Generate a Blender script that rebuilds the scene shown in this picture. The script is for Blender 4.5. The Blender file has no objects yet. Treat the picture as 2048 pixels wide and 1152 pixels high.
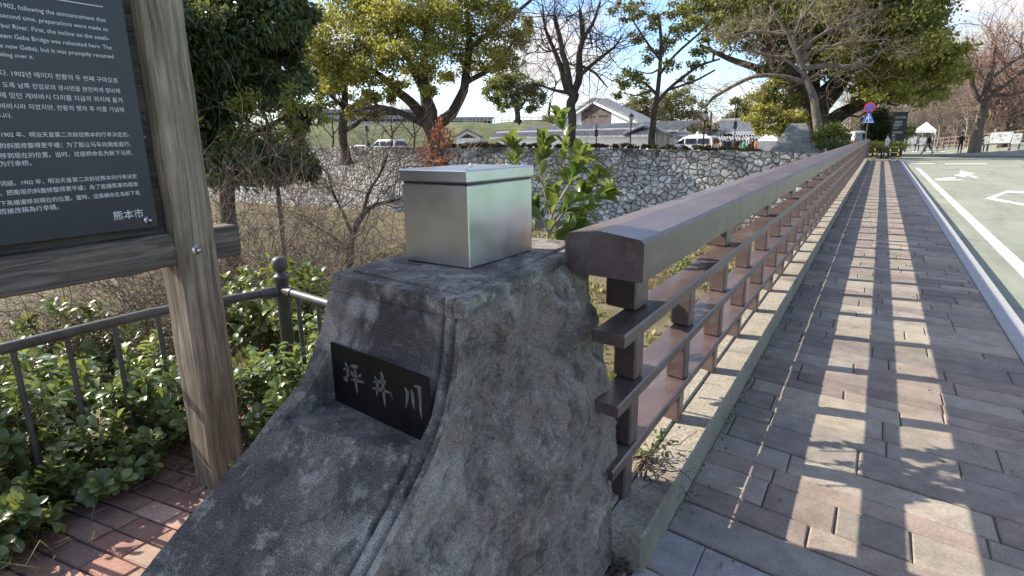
import bpy, bmesh, math, random
import numpy as np
from mathutils import Vector, Matrix
S = bpy.context.scene
COL = S.collection
PI = math.pi

# ------------------------------------------------------------------ camera
IW, IH, FPX = 2048, 1152, 1180.0
CH = 1.6
ROLL, PITCH, YAW = math.radians(.7), math.atan(299/FPX), math.radians(-31.4576)
_Fh = np.array([math.sin(YAW), math.cos(YAW), 0]); _R = np.array([math.cos(YAW), -math.sin(YAW), 0]); _U = np.array([0, 0, 1.])
CF = _Fh*math.cos(PITCH) - _U*math.sin(PITCH); _Up = _Fh*math.sin(PITCH) + _U*math.cos(PITCH)
CR = math.cos(ROLL)*_R - math.sin(ROLL)*_Up; CU = math.sin(ROLL)*_R + math.cos(ROLL)*_Up
CC = np.array([0, 0, CH])
cam = bpy.data.cameras.new('camera'); camo = bpy.data.objects.new('camera', cam); COL.objects.link(camo)
cam.sensor_width = 36; cam.lens = FPX/IW*36; cam.clip_start = .05; cam.clip_end = 3000
camo.matrix_world = Matrix(((CR[0], CU[0], -CF[0], 0), (CR[1], CU[1], -CF[1], 0), (CR[2], CU[2], -CF[2], CH), (0, 0, 0, 1)))
S.camera = camo

# ------------------------------------------------------------------ light
SUN_EL, SUN_AZ = math.radians(35.4), math.radians(9)     # azimuth measured behind -X
sd = Vector((-math.cos(SUN_AZ)*math.cos(SUN_EL), -math.sin(SUN_AZ)*math.cos(SUN_EL), math.sin(SUN_EL)))
sl = bpy.data.lights.new('sun', 'SUN'); sl.energy = 4.1; sl.angle = math.radians(.5); sl.color = (1, .9, .75)
so = bpy.data.objects.new('sun', sl); COL.objects.link(so); so.rotation_euler = sd.to_track_quat('Z', 'Y').to_euler()
W = bpy.data.worlds.new('World'); S.world = W; W.use_nodes = True
nt = W.node_tree; nt.nodes.clear()
def wn(t, **k):
    n = nt.nodes.new(t)
    for a, b in k.items(): setattr(n, a, b)
    return n
sky = wn('ShaderNodeTexSky', sky_type='NISHITA', sun_disc=False); sky.sun_elevation = SUN_EL
sky.sun_rotation = math.atan2(sd.x, sd.y); sky.air_density = 1.0; sky.dust_density = .6; sky.ozone_density = 1.2
tc = wn('ShaderNodeTexCoord'); sp = wn('ShaderNodeSeparateXYZ'); nt.links.new(tc.outputs['Generated'], sp.inputs[0])
ad = wn('ShaderNodeMath', operation='ADD'); ad.inputs[1].default_value = .22; nt.links.new(sp.outputs['Z'], ad.inputs[0])
mx = wn('ShaderNodeMath', operation='MAXIMUM'); mx.inputs[1].default_value = .05; nt.links.new(ad.outputs[0], mx.inputs[0])
dv = wn('ShaderNodeVectorMath', operation='SCALE')
iv = wn('ShaderNodeMath', operation='DIVIDE'); iv.inputs[0].default_value = 1; nt.links.new(mx.outputs[0], iv.inputs[1])
nt.links.new(tc.outputs['Generated'], dv.inputs[0]); nt.links.new(iv.outputs[0], dv.inputs['Scale'])
no = wn('ShaderNodeTexNoise'); no.inputs['Scale'].default_value = 1.15; no.inputs['Detail'].default_value = 9; no.inputs['Roughness'].default_value = .55
no.inputs['Distortion'].default_value = .35
mp = wn('ShaderNodeMapping'); mp.inputs['Location'].default_value = (3.4, 1.7, .3); nt.links.new(dv.outputs[0], mp.inputs[0]); nt.links.new(mp.outputs[0], no.inputs['Vector'])
cr = wn('ShaderNodeValToRGB'); cr.color_ramp.elements[0].position = .485; cr.color_ramp.elements[1].position = .6
nt.links.new(no.outputs['Fac'], cr.inputs[0])
mi = wn('ShaderNodeMix', data_type='RGBA'); mi.inputs['B'].default_value = (2.9, 2.85, 2.8, 1)
nt.links.new(cr.outputs[0], mi.inputs['Factor']); tn = wn('ShaderNodeMix', data_type='RGBA', blend_type='MULTIPLY'); tn.inputs['Factor'].default_value = 1; tn.inputs['B'].default_value = (.63, .71, .86, 1); nt.links.new(sky.outputs[0], tn.inputs['A']); nt.links.new(tn.outputs['Result'], mi.inputs['A'])
bg = wn('ShaderNodeBackground'); bg.inputs['Strength'].default_value = .15
ow = wn('ShaderNodeOutputWorld'); nt.links.new(mi.outputs['Result'], bg.inputs['Color']); nt.links.new(bg.outputs[0], ow.inputs[0])
S.view_settings.view_transform = 'Standard'; S.view_settings.look = 'None'; S.view_settings.gamma = 1
S.view_settings.exposure = 1.3

# ------------------------------------------------------------------ pixel -> world (used to measure real positions)
def ray(x, y):
    c = ((x-IW/2)/FPX, -(y-IH/2)/FPX)
    d = c[0]*CR + c[1]*CU + CF
    return d/np.linalg.norm(d)
def onz(x, y, z): d = ray(x, y); return CC + d*((z-CH)/d[2])
def onx(x, y, X): d = ray(x, y); return CC + d*(X/d[0])
def ony(x, y, Y): d = ray(x, y); return CC + d*(Y/d[1])
def at(x, y, D): d = ray(x, y); return CC + d*(D/math.hypot(d[0], d[1]))
def on_plane(x, y, p, n):
    d = ray(x, y); return CC + d*(np.dot(np.array(p)-CC, n)/np.dot(d, n))
def ppm(D): return FPX/D                                  # pixels per metre, roughly

# ------------------------------------------------------------------ materials
def rgba(c): return (c[0], c[1], c[2], 1)
class NM:
    def __init__(s, name):
        s.m = bpy.data.materials.new(name); s.m.use_nodes = True; s.t = s.m.node_tree
        s.b = s.t.nodes['Principled BSDF']; s.out = s.t.nodes['Material Output']
    def n(s, t, **k):
        nd = s.t.nodes.new(t)
        for a, b in k.items():
            if a.startswith('_'): nd.inputs[a[1:]].default_value = b
            else: setattr(nd, a, b)
        return nd
    def l(s, a, b): s.t.links.new(a, b)
    def coord(s, scale=(1, 1, 1), kind='Object', rot=(0, 0, 0)):
        c = s.n('ShaderNodeTexCoord'); m = s.n('ShaderNodeMapping'); m.inputs['Scale'].default_value = scale; m.inputs['Rotation'].default_value = rot
        s.l(c.outputs[kind], m.inputs[0]); return m.outputs[0]
    def noise(s, v, scale=5, detail=5, rough=.6, dist=0):
        q = s.n('ShaderNodeTexNoise', _Scale=scale, _Detail=detail, _Roughness=rough, _Distortion=dist); s.l(v, q.inputs['Vector']); return q.outputs['Fac']
    def ramp(s, f, stops):
        r = s.n('ShaderNodeValToRGB'); e = r.color_ramp.elements
        while len(e) < len(stops): e.new(.5)
        for el, (p, c) in zip(e, stops): el.position = p; el.color = rgba(c) if not isinstance(c, (int, float)) else (c, c, c, 1)
        s.l(f, r.inputs[0]); return r.outputs[0]
    def mix(s, f, a, b, mode='MIX'):
        m = s.n('ShaderNodeMix', data_type='RGBA', blend_type=mode)
        for val, key in ((f, 'Factor'), (a, 'A'), (b, 'B')):
            if hasattr(val, 'is_linked') or hasattr(val, 'links'): s.l(val, m.inputs[key])
            elif isinstance(val, (int, float)): m.inputs[key].default_value = val
            else: m.inputs[key].default_value = rgba(val)
        return m.outputs['Result']
    def bump(s, h, strength=.3, dist=.01, prev=None):
        b = s.n('ShaderNodeBump', _Strength=strength, _Distance=dist); s.l(h, b.inputs['Height'])
        if prev is not None: s.l(prev, b.inputs['Normal'])
        return b.outputs[0]
    def set(s, color=None, rough=None, normal=None, metallic=None, spec=None):
        for v, k in ((color, 'Base Color'), (rough, 'Roughness'), (metallic, 'Metallic'), (spec, 'Specular IOR Level')):
            if v is None: continue
            if hasattr(v, 'links'): s.l(v, s.b.inputs[k])
            elif isinstance(v, (int, float)): s.b.inputs[k].default_value = v
            else: s.b.inputs[k].default_value = rgba(v)
        if normal is not None: s.l(normal, s.b.inputs['Normal'])
        return s.m
def simple(name, c1, c2, scale=6, rough=.7, bump=.15, bdist=.01, metallic=0, stretch=(1, 1, 1), detail=6, spec=.5, lo=.35, hi=.65):
    s = NM(name); v = s.coord(stretch); f = s.noise(v, scale, detail)
    return s.set(s.ramp(f, [(lo, c1), (hi, c2)]), rough, s.bump(s.noise(v, scale*3, 4), bump, bdist), metallic, spec)
def leafmat(name, stops, trans=.3, rough=.45, spec=.4, tint=(.45, .5, .08)):
    s = NM(name); g = s.n('ShaderNodeNewGeometry'); v = s.coord((1, 1, 1))
    f = s.noise(v, .45, 3); mm = s.n('ShaderNodeMath', operation='MULTIPLY_ADD'); s.l(g.outputs['Random Per Island'], mm.inputs[0]); mm.inputs[1].default_value = .55
    m2 = s.n('ShaderNodeMath', operation='MULTIPLY'); s.l(f, m2.inputs[0]); m2.inputs[1].default_value = .45; s.l(m2.outputs[0], mm.inputs[2])
    c = s.ramp(mm.outputs[0], stops); s.set(c, rough, None, 0, spec)
    tr = s.n('ShaderNodeBsdfTranslucent'); s.l(s.mix(.55, c, tint), tr.inputs['Color'])
    ms = s.n('ShaderNodeMixShader'); ms.inputs[0].default_value = trans; s.l(s.b.outputs[0], ms.inputs[1]); s.l(tr.outputs[0], ms.inputs[2]); s.l(ms.outputs[0], s.out.inputs[0])
    return s.m

def m_stone_smooth():
    s = NM('pillar_granite'); v = s.coord()
    big = s.noise(v, 4.2, 6, .62, .8); f2 = s.noise(v, 13, 7, .72); grain = s.noise(v, 330, 2, .85)
    c = s.ramp(big, [(.4, (.075, .066, .06)), (.48, (.155, .142, .127)), (.55, (.23, .21, .188)), (.63, (.38, .36, .315))])
    c = s.mix(s.ramp(s.noise(v, 2.1, 4, .6), [(.44, .6), (.54, 0)]), c, (.075, .057, .052))
    c = s.mix(s.ramp(f2, [(.53, 0), (.62, .75)]), c, (.36, .345, .305))
    st = s.noise(s.coord((14, 14, 2.0)), 1.0, 6, .7)
    c = s.mix(s.ramp(st, [(.5, 0), (.62, .8)]), c, (.022, .021, .022))
    st2 = s.noise(s.coord((11, 11, 3.2)), 1.3, 6, .7, .5)
    c = s.mix(s.ramp(st2, [(.6, 0), (.7, .75)]), c, (.36, .345, .31))
    pn0 = np.array([.0882, .996, 0]); wob = s.noise(v, 26, 5, .7)
    for (x, y, rr, col, k) in ((815, 655, .12, (.02, .019, .018), .88), (775, 650, .085, (.02, .019, .018), .85), (860, 700, .07, (.03, .028, .027), .6), (712, 610, .042, (.4, .385, .34), .75), (744, 622, .036, (.4, .385, .34), .75), (717, 672, .022, (.42, .4, .36), .7), (690, 680, .02, (.4, .385, .34), .6), (770, 575, .03, (.4, .385, .33), .6)):
        q = on_plane(x, y, (-.855, 1.15, 1), pn0); ds = s.n('ShaderNodeVectorMath', operation='DISTANCE'); s.l(v, ds.inputs[0]); ds.inputs[1].default_value = tuple(q)
        ma = s.n('ShaderNodeMath', operation='MULTIPLY_ADD'); s.l(wob, ma.inputs[0]); ma.inputs[1].default_value = rr*1.6; s.l(ds.outputs['Value'], ma.inputs[2])
        mr = s.n('ShaderNodeMapRange', **{'_From Min': rr*1.25, '_From Max': rr*1.95, '_To Min': k, '_To Max': 0.0}); s.l(ma.outputs[0], mr.inputs['Value']); c = s.mix(mr.outputs[0], c, col)
    c = s.mix(s.ramp(grain, [(.38, .0), (.64, 1.)]), s.mix(.55, c, (.01, .01, .01)), s.mix(.13, s.mix(1.0, c, (1.45, 1.42, 1.38), 'MULTIPLY'), (.6, .58, .55)))
    return s.set(c, .9, s.bump(grain, .6, .004, s.bump(f2, .5, .01)), 0, .3)
def m_stone_rough():
    s = NM('pillar_split_face'); v = s.coord()
    big = s.noise(v, 3.4, 7, .68, 1.0); f2 = s.noise(v, 10, 9, .75); grain = s.noise(v, 170, 3, .85)
    c = s.ramp(big, [(.38, (.22, .17, .13)), (.46, (.39, .325, .265)), (.52, (.33, .235, .195)), (.58, (.48, .4, .33)), (.66, (.64, .55, .47))])
    c = s.mix(s.ramp(f2, [(.38, .8), (.5, 0)]), c, (.055, .05, .045))
    c = s.mix(s.ramp(s.noise(s.coord((1, 1, .6)), 21, 7, .72), [(.55, 0), (.66, .8)]), c, (.5, .5, .46))
    c = s.mix(s.ramp(s.noise(v, 5.5, 5, .6, .6), [(.58, 0), (.7, .5)]), c, (.2, .14, .11))
    c = s.mix(s.ramp(grain, [(.37, 0), (.64, 1.)]), s.mix(.5, c, (.03, .027, .024)), s.mix(.16, c, (.62, .58, .52)))
    return s.set(c, .92, s.bump(grain, .8, .006, s.bump(f2, 1, .03)), 0, .3)
def m_wood(name, axis, dark=(.055, .045, .036), mid=(.15, .125, .095), light=(.27, .235, .185)):
    s = NM(name); sc = [34, 34, 34]; sc[axis] = 1.3; v = s.coord(tuple(sc))
    f = s.noise(v, 1.0, 8, .7, 1.1); w = s.coord((5, 5, 5)); g = s.noise(w, 1, 4)
    c = s.ramp(f, [(.3, dark), (.47, mid), (.66, light)])
    c = s.mix(s.ramp(g, [(.4, 0), (.7, .5)]), c, (.13, .125, .085))
    return s.set(c, .85, s.bump(f, .75, .008), 0, .25)
def m_paver(name, joint=False):
    s = NM(name); a = s.n('ShaderNodeAttribute', attribute_name='tint'); v = s.coord()
    f = s.noise(v, 7, 6, .7); g = s.noise(v, 90, 3, .8)
    c = s.mix(s.ramp(f, [(.3, 0), (.7, 1)]), s.mix(.4, a.outputs['Color'], (.05, .045, .045)), s.mix(.15, a.outputs['Color'], (.6, .57, .5)))
    c = s.mix(s.ramp(g, [(.35, .35), (.6, 0)]), c, (.05, .045, .045))
    c = s.mix(s.ramp(s.noise(v, 1.1, 5, .7), [(.5, 0), (.72, .45)]), c, (.09, .08, .075))
    return s.set(c, .82, s.bump(g, .45, .004, s.bump(f, .4, .008)), 0, .35)
def m_wall():
    s = NM('castle_stone'); v = s.coord((1, 1, 1.22)); v2 = s.n('ShaderNodeVectorMath', operation='ADD')
    nz = s.n('ShaderNodeTexNoise', _Scale=.9, _Detail=3); s.l(v, nz.inputs['Vector'])
    sc = s.n('ShaderNodeVectorMath', operation='SCALE'); sc.inputs['Scale'].default_value = .6; s.l(nz.outputs['Color'], sc.inputs[0])
    s.l(v, v2.inputs[0]); s.l(sc.outputs[0], v2.inputs[1])
    vo = s.n('ShaderNodeTexVoronoi', feature='F1', _Scale=1.95, _Randomness=.85); ve = s.n('ShaderNodeTexVoronoi', feature='DISTANCE_TO_EDGE', _Scale=1.95, _Randomness=.85)
    s.l(v2.outputs[0], vo.inputs['Vector']); s.l(v2.outputs[0], ve.inputs['Vector'])
    hs = s.n('ShaderNodeSeparateColor'); s.l(vo.outputs['Color'], hs.inputs[0])
    c = s.ramp(hs.outputs[0], [(0, (.3, .28, .24)), (.3, (.5, .495, .45)), (.6, (.68, .68, .63)), (1, (.42, .4, .35))])
    f = s.noise(v, 3.5, 7, .75); c = s.mix(s.ramp(f, [(.43, .8), (.53, 0)]), c, (.16, .15, .125))
    z = s.n('ShaderNodeSeparateXYZ'); cc = s.n('ShaderNodeTexCoord'); s.l(cc.outputs['Object'], z.inputs[0])
    zz = s.n('ShaderNodeMapRange', **{'_From Min': -.6, '_From Max': .9}); s.l(z.outputs['Z'], zz.inputs['Value'])
    mlt = s.n('ShaderNodeMath', operation='MULTIPLY'); s.l(zz.outputs[0], mlt.inputs[0]); s.l(s.ramp(s.noise(v, .7, 5), [(.4, 0), (.6, 1)]), mlt.inputs[1])
    c = s.mix(mlt.outputs[0], c, (.07, .06, .048))
    c = s.mix(s.ramp(ve.outputs['Distance'], [(.014, 1), (.05, 0)]), c, (.022, .02, .018))
    b = s.bump(s.ramp(ve.outputs['Distance'], [(0, 0), (.16, 1)]), 1, .1); b = s.bump(f, .7, .1, b)
    return s.set(c, .92, b)
def m_ground():
    s = NM('river_bank_soil'); v = s.coord()
    n1 = s.noise(v, .35, 6, .65, .5); n2 = s.noise(v, 3.0, 6, .7); n3 = s.noise(v, 30, 4, .8)
    c = s.ramp(n1, [(.38, (.11, .08, .055)), (.5, (.21, .165, .11)), (.57, (.24, .21, .1)), (.68, (.17, .19, .05))])
    c = s.mix(s.ramp(n2, [(.38, .8), (.58, 0)]), c, (.05, .045, .03))
    c = s.mix(s.ramp(n3, [(.3, 0), (.8, .7)]), s.mix(.3, c, (.03, .03, .02)), (.3, .26, .14))
    return s.set(c, .95, s.bump(n3, .8, .05, s.bump(n2, .6, .2)), 0, .2)
def m_asphalt():
    s = NM('green_asphalt'); v = s.coord(); g = s.noise(v, 120, 3, .8); f = s.noise(v, .6, 6, .7)
    c = s.ramp(f, [(.35, (.25, .275, .21)), (.65, (.33, .35, .275))]); c = s.mix(s.ramp(g, [(.35, .5), (.65, 0)]), c, (.13, .14, .11))
    c = s.mix(s.ramp(s.noise(s.coord((1, .12, 1)), 2.2, 6, .7), [(.5, 0), (.66, .55)]), c, (.17, .175, .14))
    vo = s.n('ShaderNodeTexVoronoi', feature='DISTANCE_TO_EDGE', _Scale=.22); nz = s.n('ShaderNodeTexNoise', _Scale=.7, _Detail=6); s.l(v, nz.inputs['Vector']); av = s.n('ShaderNodeVectorMath', operation='ADD'); s.l(v, av.inputs[0]); s.l(nz.outputs['Color'], av.inputs[1]); s.l(av.outputs[0], vo.inputs['Vector'])
    c = s.mix(s.ramp(vo.outputs['Distance'], [(.002, .6), (.006, 0)]), c, (.07, .075, .06))
    return s.set(c, .85, s.bump(g, .6, .006), 0, .35)
def m_plinth():
    s = NM('plinth_concrete'); v = s.coord(); f = s.noise(v, 2.2, 7, .7, .4); g = s.noise(v, 60, 4, .8)
    c = s.ramp(f, [(.32, (.16, .13, .1)), (.46, (.34, .30, .235)), (.56, (.42, .385, .31)), (.7, (.33, .24, .13))])
    c = s.mix(s.ramp(g, [(.38, .7), (.6, 0)]), c, (.12, .1, .08))
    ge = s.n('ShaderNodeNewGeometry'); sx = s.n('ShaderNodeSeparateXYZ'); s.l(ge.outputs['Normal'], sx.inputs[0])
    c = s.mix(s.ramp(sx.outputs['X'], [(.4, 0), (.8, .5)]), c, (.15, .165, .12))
    return s.set(c, .9, s.bump(g, .5, .005), 0, .3)
def m_rail():
    s = NM('bronze_painted_metal'); v = s.coord(); f = s.noise(v, 4, 6, .7); g = s.noise(s.coord((1, 1, 6)), 14, 5, .7)
    c = s.ramp(f, [(.35, (.098, .066, .061)), (.65, (.145, .104, .097))]); c = s.mix(s.ramp(g, [(.6, 0), (.78, .5)]), c, (.2, .16, .15))
    c = s.mix(s.ramp(s.noise(s.coord((1, .22, 1)), 9, 7, .75), [(.52, 0), (.64, .35)]), c, (.26, .215, .2)); c = s.mix(s.ramp(s.noise(v, 55, 4, .8), [(.6, 0), (.7, .5)]), c, (.3, .26, .24))
    r = s.ramp(f, [(.3, .28), (.7, .46)])
    return s.set(c, r, s.bump(g, .05, .003), .3, .6)
MAT = dict(
    granite=m_stone_smooth(), rough=m_stone_rough(), wood_v=m_wood('weathered_timber_post', 2, (.06, .045, .03), (.21, .17, .12), (.4, .34, .25)), wood_h=m_wood('weathered_timber_beam', 1, (.03, .025, .022), (.085, .072, .06), (.23, .21, .18)),
    board_back=m_wood('rotten_backing_board', 1, (.02, .017, .014), (.06, .05, .042), (.13, .115, .1)),
    paver=m_paver('paver_stone'), brickp=m_paver('red_paving_brick'), joint=simple('joint_mortar', (.06, .055, .05), (.14, .13, .115), 30, .95),
    wall=m_wall(), ground=m_ground(), asphalt=m_asphalt(), plinth=m_plinth(), rail=m_rail(),
    steel=None, plaque=simple('polished_black_granite', (.004, .004, .005), (.01, .01, .011), 18, .3, .02, .002, 0, spec=.25),
    engrave=simple('engraved_grey', (.07, .07, .075), (.12, .12, .125), 60, .8, .2),
    panel=simple('dark_sign_enamel', (.022, .029, .033), (.03, .038, .042), 3, .38, .02, .002),
    letter=simple('sign_lettering_white', (.62, .65, .64), (.7, .72, .7), 30, .6, .02),
    bolt=simple('stainless_bolt', (.5, .5, .5), (.65, .65, .64), 30, .25, .02, .002, 1),
    fence=simple('dark_grey_fence_paint', (.05, .047, .046), (.085, .08, .078), 14, .45, .08, .003),
    kerb=simple('kerb_granite', (.25, .255, .26), (.37, .375, .38), 90, .8, .3, .004), white=simple('road_paint_white', (.42, .43, .39), (.8, .8, .76), 16, .7, .1),
    bark=simple('dark_bark', (.03, .023, .017), (.085, .066, .048), 2.5, .95, .8, .08, 0, (1, 1, .3)), barkgrey=simple('grey_bark', (.085, .07, .053), (.2, .165, .128), 2.5, .9, .7, .05, 0, (1, 1, .4)),
    barkpale=simple('pale_dry_twigs', (.16, .128, .097), (.31, .25, .19), 2, .9, .2), twig=simple('brown_twigs', (.15, .105, .075), (.28, .2, .145), 3, .9, .2), twigdark=simple('dark_twigs', (.035, .025, .02), (.09, .065, .05), 3, .9, .2),
    twigpink=simple('reddish_cherry_twigs', (.17, .09, .07), (.3, .17, .135), 3, .9, .2),
    plaster=simple('white_plaster', (.74, .74, .71), (.84, .84, .81), 1.2, .85, .05), tile=simple('grey_roof_tile', (.13, .14, .155), (.25, .26, .28), 2.2, .6, .2, .02),
    brownwood=simple('brown_boarded_shutter', (.075, .052, .046), (.12, .088, .078), 3, .7, .2, .02, 0, (6, 6, .4)), darkwood=simple('dark_timber', (.02, .016, .013), (.05, .04, .033), 4, .8),
    black=simple('black_enamel', (.01, .01, .011), (.02, .02, .021), 5, .4), tyre=simple('tyre_rubber', (.012, .012, .012), (.025, .025, .025), 9, .85),
    vanwhite=simple('van_white_paint', (.68, .68, .68), (.76, .76, .76), 1, .25, .01), vanglass=simple('tinted_glass', (.012, .014, .016), (.022, .024, .026), 1, .06, 0, .001),
    redlamp=simple('red_lamp_plastic', (.35, .01, .008), (.45, .02, .015), 4, .25), chrome=simple('bright_metal', (.5, .5, .5), (.6, .6, .6), 3, .3, .02, .002, 1),
    tent=simple('white_tent_canvas', (.7, .7, .7), (.8, .8, .8), 2, .8, .1), concrete=simple('grey_stone_blocks', (.14, .135, .12), (.27, .265, .245), 1.6, .92, .5, .05),
    signred=simple('sign_red', (.5, .025, .03), (.6, .04, .04), 4, .5), signblue=simple('sign_blue', (.03, .1, .42), (.04, .13, .5), 4, .5), yellow=simple('barrier_yellow', (.6, .36, .02), (.7, .45, .04), 6, .6),
    grass=simple('green_grass_slope', (.05, .07, .022), (.12, .13, .05), .5, .95, .8, .15), glassroof=simple('distant_grey_roof', (.3, .31, .33), (.42, .43, .45), .6, .6), pinkpanel=simple('map_board_print', (.45, .52, .56), (.66, .68, .66), 1.7, .6, .02),
    skin=simple('skin', (.45, .27, .19), (.5, .31, .22), 5, .6), hair=simple('black_hair', (.012, .01, .009), (.025, .02, .018), 20, .6), cone=simple('cone_orange_red', (.6, .06, .03), (.7, .09, .04), 5, .5),
    lampglass=simple('frosted_lantern_glass', (.5, .5, .46), (.62, .61, .57), 4, .3), log=simple('log_fence_wood', (.12, .085, .06), (.22, .165, .12), 3, .85, .4), straw=simple('dry_straw', (.2, .16, .08), (.38, .31, .17), 6, .9, .1),
)
def m_steel():
    s = NM('brushed_stainless'); v = s.coord((4, 4, 160)); f = s.noise(v, 1, 4, .6); q = s.noise(s.coord(), 6, 6, .7)
    return s.set(s.ramp(q, [(.3, (.56, .56, .555)), (.7, (.68, .68, .675))]), s.ramp(q, [(.3, .3), (.75, .42)]), s.bump(f, .04, .001), 1)
MAT['steel'] = m_steel()
LEAF = dict(
    near=leafmat('shrub_leaf', [(.12, (.045, .085, .028)), (.45, (.115, .175, .055)), (.78, (.21, .27, .09)), (.95, (.42, .4, .06))], .32, .27, .7),
    plant=leafmat('glossy_leaf', [(.12, (.04, .085, .02)), (.55, (.1, .17, .035)), (.8, (.17, .23, .05)), (.93, (.4, .28, .02))], .28, .28, .6),
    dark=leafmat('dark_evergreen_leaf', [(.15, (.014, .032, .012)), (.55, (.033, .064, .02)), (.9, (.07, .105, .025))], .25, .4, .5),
    camphor=leafmat('camphor_leaf', [(.2, (.105, .13, .03)), (.5, (.25, .255, .055)), (.85, (.44, .4, .1))], .4, .45, .4, (.5, .45, .06)),
    camphor2=leafmat('olive_camphor_leaf', [(.2, (.05, .075, .02)), (.55, (.125, .15, .04)), (.9, (.25, .245, .06))], .34, .45, .4, (.45, .42, .06)),
    yellow=leafmat('sunlit_yellow_green_leaf', [(.12, (.07, .1, .015)), (.5, (.17, .2, .03)), (.9, (.34, .32, .04))], .45, .4, .5),
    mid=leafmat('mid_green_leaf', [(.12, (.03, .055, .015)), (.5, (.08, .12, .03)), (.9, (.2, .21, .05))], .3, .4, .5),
    rust=leafmat('rust_brown_leaf', [(.2, (.12, .04, .022)), (.55, (.24, .085, .045)), (.9, (.36, .16, .09))], .3, .6, .3, (.5, .18, .08)),
    far=leafmat('far_olive_leaf', [(.2, (.1, .1, .05)), (.55, (.17, .16, .08)), (.9, (.27, .23, .12))], .2, .7, .2),
    hedge=leafmat('clipped_hedge_leaf', [(.2, (.06, .08, .015)), (.55, (.13, .15, .025)), (.9, (.22, .22, .05))], .2, .5, .3),
    hedgebrown=leafmat('brown_hedge_leaf', [(.2, (.05, .03, .018)), (.55, (.1, .055, .03)), (.9, (.13, .1, .035))], .2, .7, .2),
    cherry=leafmat('orange_brown_leaf', [(.2, (.12, .09, .03)), (.55, (.2, .15, .05)), (.9, (.3, .2, .08))], .25, .6, .3),
    grassblade=leafmat('dry_grass_blade', [(.1, (.12, .13, .04)), (.5, (.24, .2, .09)), (.9, (.36, .3, .17))], .2, .7, .2),
)

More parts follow.
